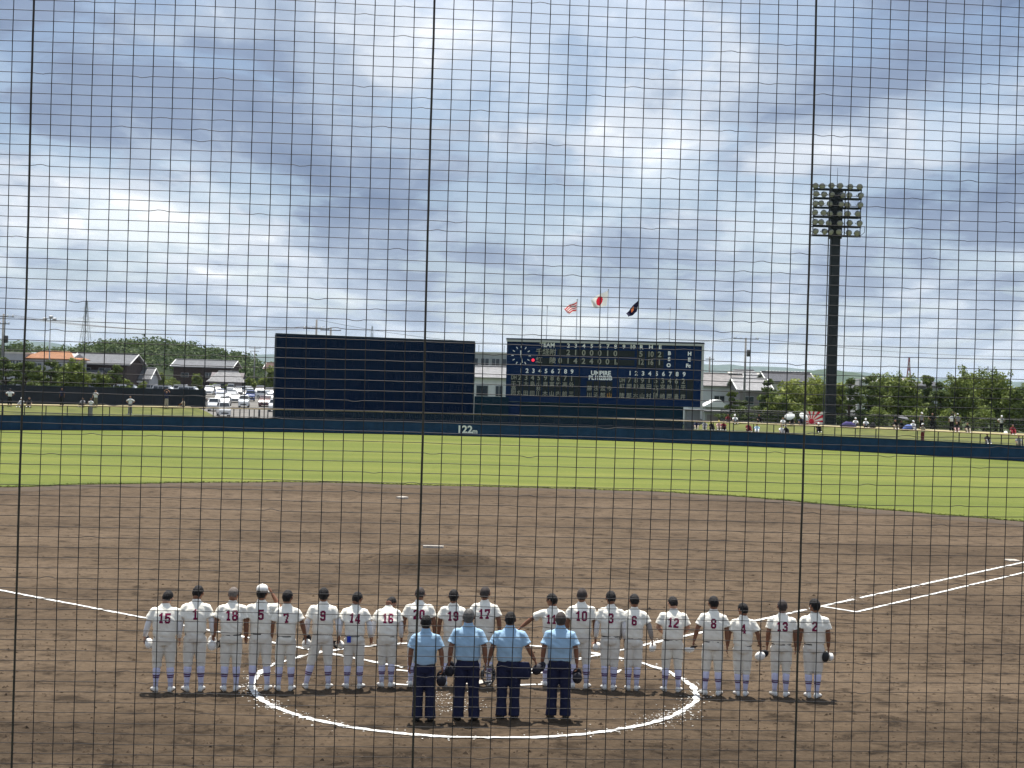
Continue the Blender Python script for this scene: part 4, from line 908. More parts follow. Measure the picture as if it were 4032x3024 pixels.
MT = [(680, 1530, 1486, 72, 288, 'bush', 'round clipped shrub left in front of the dark house'), (775, 1530, 1472, 48, 292, 'broad', 'small round tree before the dark house wall'), (840, 1535, 1508, 40, 288, 'bush', 'clipped ball shrub above the parked cars'), (892, 1538, 1510, 44, 288, 'bush', 'clipped shrub right of the ball shrub'), (985, 1540, 1490, 60, 295, 'broad', 'yellowish tree beside the gap pole'), (1045, 1545, 1488, 80, 300, 'broad', 'dark tree left of the black board'), (620, 1530, 1470, 70, 290, 'broad', 'tree between the small grey house and dark house'), (1075, 1545, 1440, 80, 290, 'broad', 'far tree touching the black board')]
for i, (px, pb, ptp, pw, d, kd, lab) in enumerate(MT): tree(px, pb, ptp, pw, d, kd, lab, i + 90, z0=1.0, group='garden trees behind the car park')
# wooded hill
HP = [(-500, 1400), (-200, 1372), (0, 1372), (30, 1358), (90, 1352), (140, 1368), (200, 1384), (255, 1366), (300, 1388), (345, 1376), (420, 1352), (500, 1341), (560, 1337), (620, 1341), (690, 1346), (760, 1359), (830, 1374), (862, 1386), (900, 1378), (945, 1388), (985, 1412), (1040, 1432), (1100, 1444), (1250, 1462), (1400, 1480)]
def hill_top(px):
    for (a_, ya), (b_, yb) in zip(HP, HP[1:]):
        if a_ <= px <= b_: return ya + (yb - ya) * (px - a_) / (b_ - a_)
    return HP[-1][1]
HD = 520.0; vs = []; fs = []; cols = list(range(-500, 1401, 25))
for j in range(9):
    for px in cols:
        h = P(px, hill_top(px) + 22, HD).z; t_ = j / 8; x = P(px, 1500, HD).x; vs.append((x, HD - 90 + 180 * t_, -1 + (h + 1) * math.sin(math.pi * t_) ** .8))
for j in range(8):
    for i in range(len(cols) - 1): k = j * len(cols) + i; fs.append((k, k + 1, k + len(cols) + 1, k + len(cols)))
tag(MB().add(vs, fs).build('hill_terrain', mat('hill_soil', (0.02, 0.03, 0.012), .95, .1), smooth=True), kind='structure')
rng = random.Random(88); mb = MB()
for i in range(900):
    px = rng.uniform(-480, 1390); t_ = rng.uniform(.12, .56); hc = P(px, hill_top(px) + 24, HD).z; z = -1 + (hc + 1) * math.sin(math.pi * t_) ** .8; lr = rng.uniform(1.6, 3.6)
    leaves(mb, (P(px, 1500, HD).x, HD - 90 + 180 * t_, z + lr * .3), (lr, lr, lr * .85), 48, .62, rng)
tag(mb.build('hill_wood', m_wood), 'dense dark green wood covering the low hill behind the houses', 'wood', kind='stuff')
# distant ridges
def ridge(name, d, pts, m, wob_):
    vs = []; n = 120; x0, x1 = pts[0][0], pts[-1][0]; xs = [x0 + (x1 - x0) * i / n for i in range(n + 1)]; fs = []
    def yy(px):
        for (a_, ya), (b_, yb) in zip(pts, pts[1:]):
            if a_ <= px <= b_: return ya + (yb - ya) * smooth01(px, a_, b_)
        return pts[-1][1]
    for j, (dy, kz) in enumerate(((-.12, 0), (-.05, .62), (0, 1), (.12, 0))):
        for px in xs:
            p = P(px, yy(px), d); hz = max(1.0, p.z + wob_ * noise.noise((px * .012, j * .4, d)) + wob_ * .5 * noise.noise((px * .04, j, d))); vs.append((p.x * (1 + dy), d * (1 + dy), -1 + hz * kz))
    for j in range(3):
        for i in range(n): k = j * (n + 1) + i; fs.append((k, k + 1, k + n + 2, k + n + 1))
    tag(MB().add(vs, fs).build(name, m, smooth=True), kind='structure')
m_far = mat('far_forest', (0.045, 0.07, 0.03), 0.95, 0.1, col2=(0.025, 0.045, 0.02), vscale=.01)
ridge('distant_hills', 11500, [(-1500, 1352), (-600, 1335), (0, 1338), (120, 1345), (350, 1368), (700, 1392), (960, 1396), (1090, 1398), (1500, 1400), (1900, 1384), (2200, 1398), (2600, 1420), (2850, 1436), (3000, 1442), (3300, 1462), (3700, 1490), (4100, 1505), (5500, 1540)], m_far, 14)
ridge('wooded_ridge', 4600, [(2600, 1532), (2900, 1520), (3050, 1490), (3170, 1462), (3260, 1452), (3350, 1464), (3440, 1482), (3600, 1512), (3900, 1530), (5000, 1560)], m_far, 5)
ridge('flat_wood', 1500, [(-800, 1425), (0, 1444), (900, 1468), (1100, 1466), (1900, 1472), (2700, 1490), (2800, 1492), (3300, 1516), (4100, 1540), (5000, 1560)], m_far, 2)

# ---- cars
m_tyre = mat('tyre', (0.02, 0.02, 0.02), 0.8, 0.2); m_rim = mat('wheel_rim', (0.35, 0.36, 0.37), 0.35, 0.5, metal=.6); m_glass = mat('car_glass', (0.025, 0.03, 0.035), 0.06, 0.7); m_hl = mat('headlight', (0.6, 0.62, 0.64), 0.15, 0.7); m_plate = mat('number_plate', (0.7, 0.7, 0.66), 0.5, 0.3); m_grl = mat('grille', (0.02, 0.02, 0.022), 0.5, 0.4)
PAINT = {'white': (0.70, 0.71, 0.72), 'silver': (0.32, 0.335, 0.35), 'black': (0.012, 0.012, 0.014), 'grey': (0.10, 0.105, 0.11), 'blue': (0.03, 0.06, 0.20), 'maroon': (0.10, 0.012, 0.02)}
SHAPES = {'van': (3.4, 1.5, 1.85, [(0, .35), (0, .85), (.12, 1.02), (.55, 1.12), (1.0, 1.80), (1.15, 1.85), (3.25, 1.83), (3.38, 1.2), (3.4, .35)], ((.58, 1.14), (.98, 1.76)), (1.15, 3.2)),
          'hatch': (3.8, 1.65, 1.5, [(0, .32), (.03, .72), (.25, .84), (1.05, .95), (1.65, 1.44), (1.9, 1.5), (3.1, 1.46), (3.65, .98), (3.8, .9), (3.8, .32)], ((1.10, .97), (1.64, 1.42)), (1.72, 3.35)),
          'wagon': (4.6, 1.75, 1.72, [(0, .34), (.03, .78), (.25, .95), (.95, 1.06), (1.55, 1.66), (1.8, 1.72), (4.35, 1.68), (4.55, 1.05), (4.6, .34)], ((1.0, 1.08), (1.54, 1.64)), (1.65, 4.3))}
def car(px, pb, d, shape, paint, yaw, label):
    L, W, H, prof, ws, sd = SHAPES[shape]; p = P(px, pb, d); o = empty('parked_car', (p.x, d, lot_z(d) - .01), yaw); tag(o, label, 'car', 'cars in the car park')
    mp = mat('paint_' + paint, PAINT[paint], 0.3, 0.5, coat=.6); mb = MB(); belt_ = ws[0][1]
    def inset(z): return 0.0 if z < belt_ else .16 * (z - belt_) / (H - belt_)
    # car's nose points to -Y
    mb.loft([[Vector((s * (W / 2 - inset(z) - e), y, z)) for (y, z) in prof] for s, e in ((-1, .05), (-1, 0), (1, 0), (1, .05))][0:4]); mb.build('body', mp, o)
    def q4(pts, nm, par=o): MB().add(pts, [(0, 1, 2, 3)]).build(nm, m_glass, par)
    (y0, z0), (y1, z1) = ws; w0, w1 = W / 2 - inset(z0) - .07, W / 2 - inset(z1) - .07; nn = Vector((0, -(z1 - z0), (y1 - y0))).normalized() * .012
    q4([Vector((-w0, y0, z0)) + nn, Vector((w0, y0, z0)) + nn, Vector((w1, y1, z1)) + nn, Vector((-w1, y1, z1)) + nn], 'windscreen')
    n_w = 2 if shape != 'wagon' else 3; ya, yb = sd
    for s in (-1, 1):
        for k in range(n_w):
            a_ = ya + (yb - ya) * k / n_w + .04; b_ = ya + (yb - ya) * (k + 1) / n_w - .04; zb, zt_ = belt_ + .05, H - .16; xb, xt = W / 2 - inset(zb) + .012, W / 2 - inset(zt_) + .012
            q4([(s * xb, a_ - (.25 if k == 0 and shape != 'van' else 0), zb), (s * xb, b_, zb), (s * xt, b_, zt_), (s * xt, a_, zt_)], 'side_window')
        MB().ell((s * (W / 2 - .2), .03, .68 if shape != 'van' else .72), (.16, .05, .09), nu=10, nv=6).build('headlight', m_hl, o, True)
        MB().ell((s * (W / 2 + .09), ya - .1, belt_ + .08), (.09, .05, .07), nu=8, nv=6).build('mirror', mp, o, True)
        for y in (L * .19, L * .80):
            wl_ = empty('wheel', (s * (W / 2 - .09), y, .29)); wl_.parent = o; t_ = MB().loft([ring(0, 0, z, r_, r_, 16) for z, r_ in ((-.09, .25), (-.08, .29), (.08, .29), (.09, .25))]); M9 = Matrix.Rotation(R(90), 4, 'Y'); t_.v = [M9 @ q for q in t_.v]; t_.build('tyre', m_tyre, wl_, True)
            t_ = MB().loft([ring(0, 0, z, .18, .18, 12) for z in (-.1, .1)]); t_.v = [M9 @ q for q in t_.v]; t_.build('rim', m_rim, wl_)
    MB().span((-.45, -.02, .42), (.45, .02, .56)).build('grille', m_grl, o); MB().span((-.17, -.045, .58), (.17, -.022, .74)).build('number_plate', m_plate, o); MB().span((-W / 2 + .03, -.06, .28), (W / 2 - .03, .02, .40)).build('bumper', mp, o)
    return o
CARS = [(845, 1600, 205, 'hatch', 'grey', .4, 'grey hatchback just right of the bank wall end'), (868, 1600, 226, 'wagon', 'silver', .2, 'silver wagon behind the nearest white van'), (850, 1600, 280, 'wagon', 'grey', .2, 'grey wagon in the farthest row, left'), (905, 1600, 284, 'van', 'silver', .1, 'silver van in the farthest row, middle'), (955, 1600, 282, 'hatch', 'grey', .1, 'grey car in the farthest row, middle'), (925, 1600, 228, 'hatch', 'silver', .25, 'silver hatchback left of the kei van'), (975, 1600, 250, 'wagon', 'grey', .1, 'grey wagon behind the kei van'), (1020, 1600, 284, 'wagon', 'black', .1, 'black car in the farthest row, right'), (1060, 1600, 232, 'hatch', 'black', .1, 'black car behind the dark maroon van'), (958, 1598, 212, 'van', 'white', .12, 'white kei van facing the field beside the open drive'), (885, 1640, 178, 'van', 'white', .3, 'nearest white van left of the drive, partly behind the bank end'), (838, 1612, 196, 'van', 'white', .1, 'white van half hidden by the end of the bank wall'), (880, 1600, 214, 'hatch', 'silver', .1, 'silver hatchback between white vans'), (910, 1575, 240, 'wagon', 'silver', .15, 'silver wagon in the second row of the car park'), (865, 1565, 252, 'hatch', 'blue', .1, 'dark blue car in the back row left'), (935, 1560, 262, 'hatch', 'grey', .2, 'grey car in the back row centre'), (985, 1585, 236, 'van', 'blue', .2, 'dark blue van right of the kei van, one row back'), (1000, 1562, 268, 'wagon', 'white', .9, 'white wagon parked slantwise in the back row'), (1040, 1592, 216, 'wagon', 'maroon', .1, 'dark maroon van right of the drive'), (1078, 1604, 200, 'van', 'white', .1, 'white truck-like van touching the black board'), (1062, 1562, 262, 'wagon', 'black', .2, 'black car in the back row near the board'), (1085, 1570, 250, 'hatch', 'white', 1.2, 'white car with slanted windscreen near the board edge'), (820, 1558, 262, 'wagon', 'white', .1, 'white car roof above the bank wall end'),
        (800, 1600, 252, 'wagon', 'white', 1.5, 'white roof showing above the bank wall, rightmost'), (755, 1600, 258, 'van', 'white', 1.5, 'white van roof above the bank wall, second from right'), (700, 1600, 254, 'wagon', 'white', 1.5, 'white roof above the bank wall below the round shrub'), (650, 1600, 258, 'wagon', 'white', 1.5, 'white roof above the bank wall left of the round shrub'), (560, 1600, 252, 'wagon', 'silver', 1.5, 'silver roof above the bank wall below small house'), (522, 1600, 248, 'van', 'white', 1.5, 'tall white van roof below the small grey house'), (400, 1600, 230, 'wagon', 'white', 1.4, 'long white roof above the wall under farmhouse, right one'), (350, 1600, 228, 'wagon', 'white', 1.4, 'long white roof above the wall under farmhouse, left one'), (250, 1600, 226, 'van', 'white', .3, 'white van top behind the fuller tree'), (212, 1600, 232, 'van', 'white', .2, 'white van top below the slim light pole'), (178, 1600, 228, 'van', 'silver', .2, 'white-silver van top between two left pines')]
for c_ in CARS: car(*c_)
# bollards and a gate at the drive
for i, (px, pb, h) in enumerate(((944, 1647, 1.3), (981, 1648, 1.25), (1020, 1652, 1.4), (1054, 1655, 1.2))):
    g_ = G(px, pb); o = empty('gate_post', (g_.x, g_.y, 0)); tag(o, ('leftmost', 'second', 'third', 'rightmost')[i] + ' dark gate post across the drive left of the black board', 'post', 'gate posts')
    MB().tube([(0, 0, 0), (0, 0, h)], .07 if i != 2 else .12, 8).build('shaft', m_post, o, True); MB().ell((0, 0, h), (.09, .09, .05), nu=8, nv=5).build('top', m_post, o, True)
# ------------------------------------------------------------------ people
m_skin = mat('skin_tan', (0.215, 0.098, 0.058), 0.6, 0.3, var=0.12, vscale=8); m_skin2 = mat('skin_light', (0.42, 0.235, 0.16), 0.6, 0.3, var=0.1, vscale=8)
m_hair = mat('hair_black', (0.010, 0.008, 0.008), 0.65, 0.25, bump=0.02, bscale=70, stretch=(1, 1, .3)); m_hairg = mat('hair_grey', (0.09, 0.085, 0.08), 0.6, 0.3, var=0.4, vscale=30, bump=0.008, bscale=60)
m_buzz = mat('hair_shaved', (0.055, 0.045, 0.042), 0.8, 0.2, var=0.25, vscale=20); m_buzzl = mat('hair_shaved_pale', (0.15, 0.125, 0.11), 0.8, 0.2, var=0.3, vscale=25)
m_eye = mat('eye_dark', (0.02, 0.015, 0.012), 0.3, 0.5); m_lip = mat('lip', (0.35, 0.13, 0.10), 0.6, 0.3)
m_jer = mat('jersey_cream', (0.80, 0.77, 0.69), 0.85, 0.15, var=0.05, vscale=6, bump=0.018, bscale=9, stretch=(1, 1, .55))
m_pnt = mat('pants_white', (0.70, 0.67, 0.60), 0.85, 0.15, var=0.07, vscale=5, bump=0.012, bscale=10)
m_pntd = mat('pants_soiled', (0.69, 0.66, 0.60), 0.88, 0.12, col2=(0.30, 0.215, 0.15), vscale=3.6, ramp=(0.30, 0.46), detail=7, bump=0.012, bscale=10)
m_und = mat('undersleeve_white', (0.74, 0.74, 0.76), 0.8, 0.2, bump=0.01, bscale=14)
m_und2 = mat('undersleeve_grey', (0.30, 0.28, 0.27), 0.8, 0.2)
m_sock = mat('sock_lilac', (0.56, 0.56, 0.72), 0.85, 0.15); m_stripe = mat('sock_stripe', (0.10, 0.045, 0.13), 0.85, 0.15); m_shoe = mat('shoe_white', (0.70, 0.69, 0.66), 0.55, 0.35, col2=(0.45, 0.39, 0.32), vscale=12, ramp=(.3, .5))
m_belt = mat('belt_black', (0.014, 0.013, 0.016), 0.4, 0.5); m_num = mat('number_maroon', (0.165, 0.007, 0.045), 0.8, 0.15)
m_ublue = mat('umpire_shirt', (0.30, 0.45, 0.60), 0.8, 0.2, var=0.06, vscale=6, bump=0.016, bscale=9, stretch=(1, 1, .55)); m_unavy = mat('umpire_trousers', (0.013, 0.016, 0.045), 0.8, 0.2, var=0.15, vscale=6, bump=0.014, bscale=10)
m_ushoe = mat('shoe_black', (0.012, 0.012, 0.013), 0.4, 0.5); m_capn = mat('cap_navy', (0.014, 0.014, 0.022), 0.7, 0.3); m_capw = mat('cap_white', (0.80, 0.79, 0.76), 0.75, 0.2, var=0.05, vscale=10)
m_black = mat('black_gear', (0.013, 0.013, 0.015), 0.5, 0.4); m_towel = mat('towel_blue', (0.03, 0.06, 0.42), 0.9, 0.1)

QUEUE = []
def queue(o, voxel, ratio=1.0, smooth_it=0, wr=None):
    m = o.modifiers.new('r', 'REMESH'); m.mode = 'VOXEL'; m.voxel_size = voxel; m.use_smooth_shade = True
    if smooth_it: s = o.modifiers.new('s', 'SMOOTH'); s.iterations = smooth_it; s.factor = 0.5
    if ratio < 1: d = o.modifiers.new('d', 'DECIMATE'); d.ratio = ratio
    QUEUE.append((o, wr)); return o
NUMBERS = []
def flush():
    dg = bpy.context.evaluated_depsgraph_get()
    done = [(o, wr, bpy.data.meshes.new_from_object(o.evaluated_get(dg))) for o, wr in QUEUE]
    for o, wr, me in done:
        me.name = o.name
        if wr:
            amp, seed = wr
            nrm = [v.normal.copy() for v in me.vertices]; out = []
            for v, nv_ in zip(me.vertices, nrm):
                q = v.co; k = noise.noise((q.x * 7 + q.z * 4 + seed, q.y * 6, q.z * 9)) + 0.55 * noise.noise((q.x * 14 + q.z * 16, q.y * 11 + seed, q.z * 13))
                out += list(q + nv_ * amp * k)
            me.vertices.foreach_set('co', out); me.update()
        me.polygons.foreach_set('use_smooth', [True] * len(me.polygons))
        o.modifiers.clear(); o.data = me
    QUEUE.clear()
    for jer, txt, cx, cz, h, gap, tilt, par in NUMBERS: put_number(jer, txt, cx, cz, h, gap, tilt)
    NUMBERS.clear()

DIG = {'0': ".####. ###### ##..## ##..## ##..## ##..## ##..## ##..## ###### .####.", '1': "..##.. .###.. ####.. ..##.. ..##.. ..##.. ..##.. ..##.. .####. .####.",
       '2': ".####. ###### ##..## ....## ...### ..###. .###.. ###... ###### ######", '3': ".####. ###### ##..## ....## ..###. ..#### ....## ##..## ###### .####.",
       '4': "...##. ..###. ..###. .####. .#.##. ##.##. ###### ###### ...##. ..####", '5': "###### ###### ##.... #####. ###### ##..## ....## ##..## ###### .####.",
       '6': ".####. ###### ##..## ##.... #####. ###### ##..## ##..## ###### .####.", '7': "###### ###### ##..## ....## ...##. ...##. ..##.. ..##.. .####. .####.",
       '8': ".####. ###### ##..## ##..## .####. ###### ##..## ##..## ###### .####.", '9': ".####. ###### ##..## ##..## ###### .##### ....## ##..## ###### .####."}
def put_number(jer, txt, cx, cz, h, gap, tilt):
    me = jer.data; bvh = BVHTree.FromPolygons([v.co for v in me.vertices], [p.vertices for p in me.polygons])
    ch = h / 10; cw = ch * 0.92; dw = 6 * cw; tot = len(txt) * dw + (len(txt) - 1) * gap; vs = []; fs = []; idx = {}
    ct, st = math.cos(tilt), math.sin(tilt)
    for n, c in enumerate(txt):
        rows = DIG[c].split(); x0 = -tot / 2 + n * (dw + gap); 
        for r_, row in enumerate(rows):
            for k, ch_ in enumerate(row):
                if ch_ != '#': continue
                q = []
                for dx, dz in ((0, 1), (1, 1), (1, 0), (0, 0)):
                    key = (n, k + dx, r_ + dz)
                    if key not in idx:
                        X = x0 + (k + dx) * cw; Z = h / 2 - (r_ + dz) * ch; X, Z = X * ct - Z * st, X * st + Z * ct
                        hit = bvh.ray_cast(Vector((cx + X, -1.2, cz + Z)), Vector((0, 1, 0)))[0]
                        y = hit.y if hit else -0.12; idx[key] = len(vs); vs.append(Vector((cx + X, y - 0.005, cz + Z)))
                    q.append(idx[key])
                fs.append(q)
    MB().add(vs, fs).build('back_number', m_num, jer, True)

ARMS = {'hang': ((.238, -.03, 1.155), (.252, .02, .90)), 'out': ((.275, -.03, 1.17), (.33, .03, .93)), 'side': ((.26, -.04, 1.16), (.285, .0, .905)),
        'front': ((.275, -.03, 1.16), (.16, .17, 1.02)), 'salute': ((.30, .10, 1.36), (.170, .18, 1.575)), 'reach': ((.40, .06, 1.24), (.60, .10, 1.06)),
        'hip': ((.42, -.06, 1.20), (.21, .03, 1.04)), 'up': ((.33, .05, 1.66), (.10, .10, 1.86)), 'back': ((.25, -.09, 1.16), (.24, -.06, .91)), 'knee': ((.24, .20, 1.14), (.16, .42, 1.02)), 'phone': ((.26, .14, 1.22), (.08, .28, 1.42))}
def cap_mesh(parent, m_crown, m_brim, M=None, worn=False):
    M = M or Matrix.Identity(4)
    mb = MB(); rings = [ring(0, 0, z, r * .083, r * .1, 18) for z, r in ((0, 1), (.03, 1.02), (.06, .95), (.085, .76), (.1, .45), (.106, .12))]
    mb.loft(rings); mb.v = [M @ q for q in mb.v]; c = mb.build('crown', m_crown, parent, True)
    vs = []; fs = []
    for i in range(13):
        a_ = R(-75 + 150 * i / 12); ix, iy = math.sin(a_) * .082, math.cos(a_) * .098; L = .078 * math.cos(a_ * .95) ** .6 if abs(a_) < 1.6 else 0
        for k, z in ((0, 0), (0, .006), (1, -.018), (1, -.024)): vs.append(M @ Vector((ix * (1 + .05 * k), iy + L * k, .006 + z - .01 * abs(math.sin(a_)) * k)))
    for i in range(12):
        k = i * 4
        for a_, b_ in ((0, 1), (1, 2), (2, 3), (3, 0)): fs.append((k + a_, k + b_, k + 4 + b_, k + 4 + a_))
    MB().add(vs, fs).build('brim', m_brim, parent, True)
    mb = MB().ell((0, 0, .108), (.008, .008, .006), nu=6, nv=4); mb.v = [M @ q for q in mb.v]; mb.build('button', m_crown, c)

def person(loc, yaw=0.0, top=None, kind='player', label='', group=None, head=(15, 0, 0), arms=('hang', 'hang'), stance=.11, feet=(0, 0), lean=0.0, number=None, numtilt=0.0, numx=0.0, hair=None, skin=None,
           shirt=None, trousers=None, sleeves=None, hi=True, belt=True, seat=False, hat=None, grip=(0, 0), soiled=False, girth=1.0, seed=0):
    root = empty('person', loc, yaw); tag(root, label, 'person', group)
    skin = skin or m_skin; rng = random.Random(seed + 77); vx = 1.0 if hi else 1.9; nr = 20 if hi else 12
    zs = -0.80 if seat else 0.0                                    # seated: pelvis on the ground
    def bend(q):
        w = smooth01(q.z, .93, 1.32); 
        if not w or not lean: return q
        a_ = R(lean) * w; d = q - Vector((0, 0, .95)); return Vector((0, 0, .95)) + Vector((d.x, d.y * math.cos(a_) + d.z * math.sin(a_), d.z * math.cos(a_) - d.y * math.sin(a_)))
    body = MB(); g = girth
    # torso under the clothes, neck and head
    body.loft([ring(0, c_, z, x * g, y * g, nr) for z, x, y, c_ in ((.86, .13, .09, 0), (1.0, .135, .095, 0), (1.2, .15, .095, -.01), (1.34, .155, .09, .0), (1.41, .09, .062, .014), (1.44, .05, .05, .018))])
    body.tube([(0, .014, 1.40), (0, .020, 1.50), (0, .026, 1.58)], [.050, .053, .054], 12)
    hm = Matrix.Translation((0, .018, 1.50)) @ Matrix.Rotation(R(head[1]), 4, 'Z') @ Matrix.Rotation(R(head[2]), 4, 'Y') @ Matrix.Rotation(R(-head[0]), 4, 'X') @ Matrix.Diagonal((1.10, 1.10, 1.07, 1)) @ Matrix.Translation((0, -.006, -1.515))
    hb = MB(); hb.ell((0, .012, 1.635), (.076, .096, .103)); hb.ell((0, .04, 1.575), (.056, .062, .062)); hb.ell((0, .105, 1.612), (.014, .022, .024), nu=8, nv=6); hb.ell((0, -.01, 1.56), (.058, .062, .06))
    for s in (-1, 1): hb.ell((s * .079, .005, 1.615), (.013, .022, .032), nu=8, nv=6)
    body.add([bend(hm @ q) for q in hb.v], hb.f)
    if lean: body.v = [bend(q) if q.z > .95 and i < len(body.v) - len(hb.v) else q for i, q in enumerate(body.v)]
    sh_off = bend(Vector((0, 0, 1.42))) - Vector((0, 0, 1.42))
    # clothes
    jer = MB(); top_f = 1.04 if kind == 'umpire' else 1.0; g2 = g * top_f
    jr = [(.935, .150, .105), (.955, .172, .120), (1.0, .184, .130), (1.08, .181, .126), (1.2, .187, .124), (1.30, .196, .122), (1.36, .190, .116), (1.405, .165, .104), (1.44, .118, .09), (1.47, .080, .076), (1.50, .067, .068), (1.512, .060, .062)]
    def spine_y(z): return -.004 - .024 * smooth01(z, 1.02, 1.20) + .052 * smooth01(z, 1.18, 1.46)
    jer.loft([[bend(q) for q in ring(0, spine_y(z), z, x * g2, y * g2, 24, 2.3 if z < 1.4 else 2)] for z, x, y in jr])
    slv = []; hands = []
    for si, s in enumerate((-1, 1)):
        E_, W_ = [Vector((s * q[0], q[1], q[2])) + sh_off for q in ARMS[arms[si]]]; S_ = Vector((s * .172 * g, -.004, 1.372)) + sh_off
        body.tube([S_ + Vector((0, 0, -.005)), S_.lerp(E_, .5), E_, E_.lerp(W_, .3), W_.lerp(E_, .08), W_], [.056, .050, .041, .043, .030, .026], 10)
        d = (W_ - E_).normalized(); d = (d + Vector((0, .10, -.35 if arms[si] not in ('salute', 'up', 'phone', 'hip', 'front', 'reach') else 0))).normalized()
        n_ = Vector((-s, 0.0, 0)); n_ = (n_ - d * n_.dot(d)).normalized(); w_ = d.cross(n_)
        if w_.y < 0 and abs(w_.y) > .3: w_ = -w_
        pm = W_ + d * .05; Mh = Matrix((w_, n_, d)).transposed().to_4x4()
        body.ell(pm, (.040, .019, .056), Mh, nu=10, nv=6); cl = 1.0 if grip[si] else .38
        for k in range(4):
            L = (.058, .068, .072, .060)[k]; b_ = W_ + d * .085 + w_ * (k - 1.5) * .0215
            p1 = b_ + d * L * .5 + n_ * L * .2 * cl; p2 = p1 + d * L * .45 * (1 - cl * .6) + n_ * L * .75 * cl
            body.tube([b_ - d * .03, b_, p1, p2], [.010, .010, .009, .0075], 6)
        tb_ = W_ + d * .03 + w_ * .034; body.tube([tb_ - d * .01, tb_ + w_ * .018 + d * .02, tb_ + w_ * .02 + d * .05 + n_ * .018], [.012, .011, .009], 6)
        hands.append((W_ + d * .11 + n_ * .02, d))
        ep = S_.lerp(E_, .80 if kind == 'umpire' else .76); o_ = (E_ - S_).normalized()
        jer.tube([S_ + Vector((-s * .045, 0, .012)), S_ + Vector((s * .004, 0, -.005)), S_.lerp(ep, .45) + Vector((s * .008, 0, 0)), S_.lerp(ep, .8), ep], [.062 * g, .071 * g, .074, .080, .086 if kind != 'umpire' else .093], 12)
        if sleeves and sleeves[si]: slv.append(([S_.lerp(E_, .6), E_, E_.lerp(W_, .5), W_.lerp(E_, .06)], [.052, .049, .048, .036]))
    # legs
    pants = MB(); long_ = kind != 'player'
    if not seat:
        pants.loft([ring(0, -.006, z, x * g, y * g, 24, 2.3) for z, x, y in ((.80, .150, .105), (.88, .170, .122), (.95, .166, .118), (.99, .160, .112), (1.0, .155, .108))])
        for s in (-1, 1): pants.ell((s * .07 * g, -.045, .875), (.083, .085, .095), nu=12, nv=8)
    else:
        pants.loft([ring(0, -.006, z, x, y, 16) for z, x, y in ((.80, .16, .13), (.9, .17, .125), (1.0, .155, .11))])
    ank = []
    for si, s in enumerate((-1, 1)):
        if seat:
            K_ = Vector((s * .16, .38, 1.18)); H_ = Vector((s * .09, .02, .88)); A_ = Vector((s * .14, .62, .87))
            lp = [H_, H_.lerp(K_, .5), K_, K_.lerp(A_, .5), A_]; pants.tube(lp if long_ else lp[:4], [.10, .085, .07, .065, .06][:len(lp if long_ else lp[:4])], 10)
        else:
            ax = s * stance + (feet[si] if s < 0 else feet[si]); A_ = Vector((ax, 0, .075)); H_ = Vector((s * .083 * g, 0, .88)); K_ = H_.lerp(A_, .5) + Vector((s * .004, .015, 0))
            if long_: pants.tube([H_, H_.lerp(K_, .5), K_, K_.lerp(A_, .5), A_ + Vector((0, -.005, .01)), A_ + Vector((0, -.01, -.03))], [.104 * g, .100 * g, .088, .086, .092, .095], 14)
            else: pants.tube([H_, H_.lerp(K_, .5), K_.lerp(A_, -.05), K_.lerp(A_, .12), K_.lerp(A_, .2)], [.104 * g, .097 * g, .080, .075, .066], 14)
        ank.append(A_)
        body.tube([H_, H_.lerp(K_, .5), K_, K_.lerp(A_, .35), A_, A_ + Vector((0, .05, -.035))], [.075, .068, .05, .052, .036, .036], 10)
        # sock and shoe
        if not long_ and not seat:
            dn = (A_ - K_); sp = [(K_.lerp(A_, q) + Vector((0, -.012 * math.sin(q * 3), 0)), r_) for q, r_ in ((.10, .062), (.28, .064), (.42, .061), (.6, .051), (.8, .043), (.98, .043))]
            so = MB().tube([q[0] for q in sp], [q[1] for q in sp], 14).build('sock', m_sock, root, True)
            for q0, q1 in ((.46, .515), (.54, .595)):
                def at(q): 
                    for (a_, ra), (b_, rb), qa, qb in zip(sp, sp[1:], (.1, .28, .42, .6, .8), (.28, .42, .6, .8, .98)):
                        if qa <= q <= qb: t_ = (q - qa) / (qb - qa); return a_.lerp(b_, t_), ra + (rb - ra) * t_
                (a_, ra), (b_, rb) = at(q0), at(q1); MB().tube([a_, b_], [ra + .003, rb + .003], 14).build('stripe', m_stripe, so, True)
        yawf = s * rng.uniform(8, 22) * -1 if not seat else 0; Mf = Matrix.Rotation(R(yawf), 4, 'Z'); shoe = MB(); rr = []
        for y, w, h in ((-.068, .026, .05), (-.06, .036, .085), (-.02, .041, .10), (.04, .043, .085), (.10, .049, .062), (.16, .046, .048), (.19, .025, .035)):
            rr.append([A_ + Mf @ Vector((w * math.cos(t_), y, -.075 + h * .5 + h * .5 * max(-1, math.sin(t_) * 1.15 if math.sin(t_) > 0 else math.sin(t_) * 1.6))) if True else None for t_ in [2 * math.pi * k / 12 for k in range(12)]])
        shoe.loft(rr); sho = shoe.build('shoe', m_ushoe if (kind == 'umpire') else m_shoe, root, True)
    bo = body.build('body', skin, root, True); queue(bo, .0092 * vx if hi else .024, .38 if hi else .7, 1)
    jo = jer.build('shirt' if kind != 'player' else 'jersey', shirt or m_jer, root, True); queue(jo, .013 if hi else .031, 1.0, 2, (.0105 if hi else .004, seed * 3.1))
    po = pants.build('trousers', trousers or (m_pntd if soiled else m_pnt), root, True); queue(po, .013 if hi else .031, 1.0, 2, (.008 if hi else .004, seed * 5.3))
    for pts, rad in slv: MB().tube(pts, rad, 12).build('undersleeve', sleeves[0] if sleeves[0] is not True else m_und, root, True)
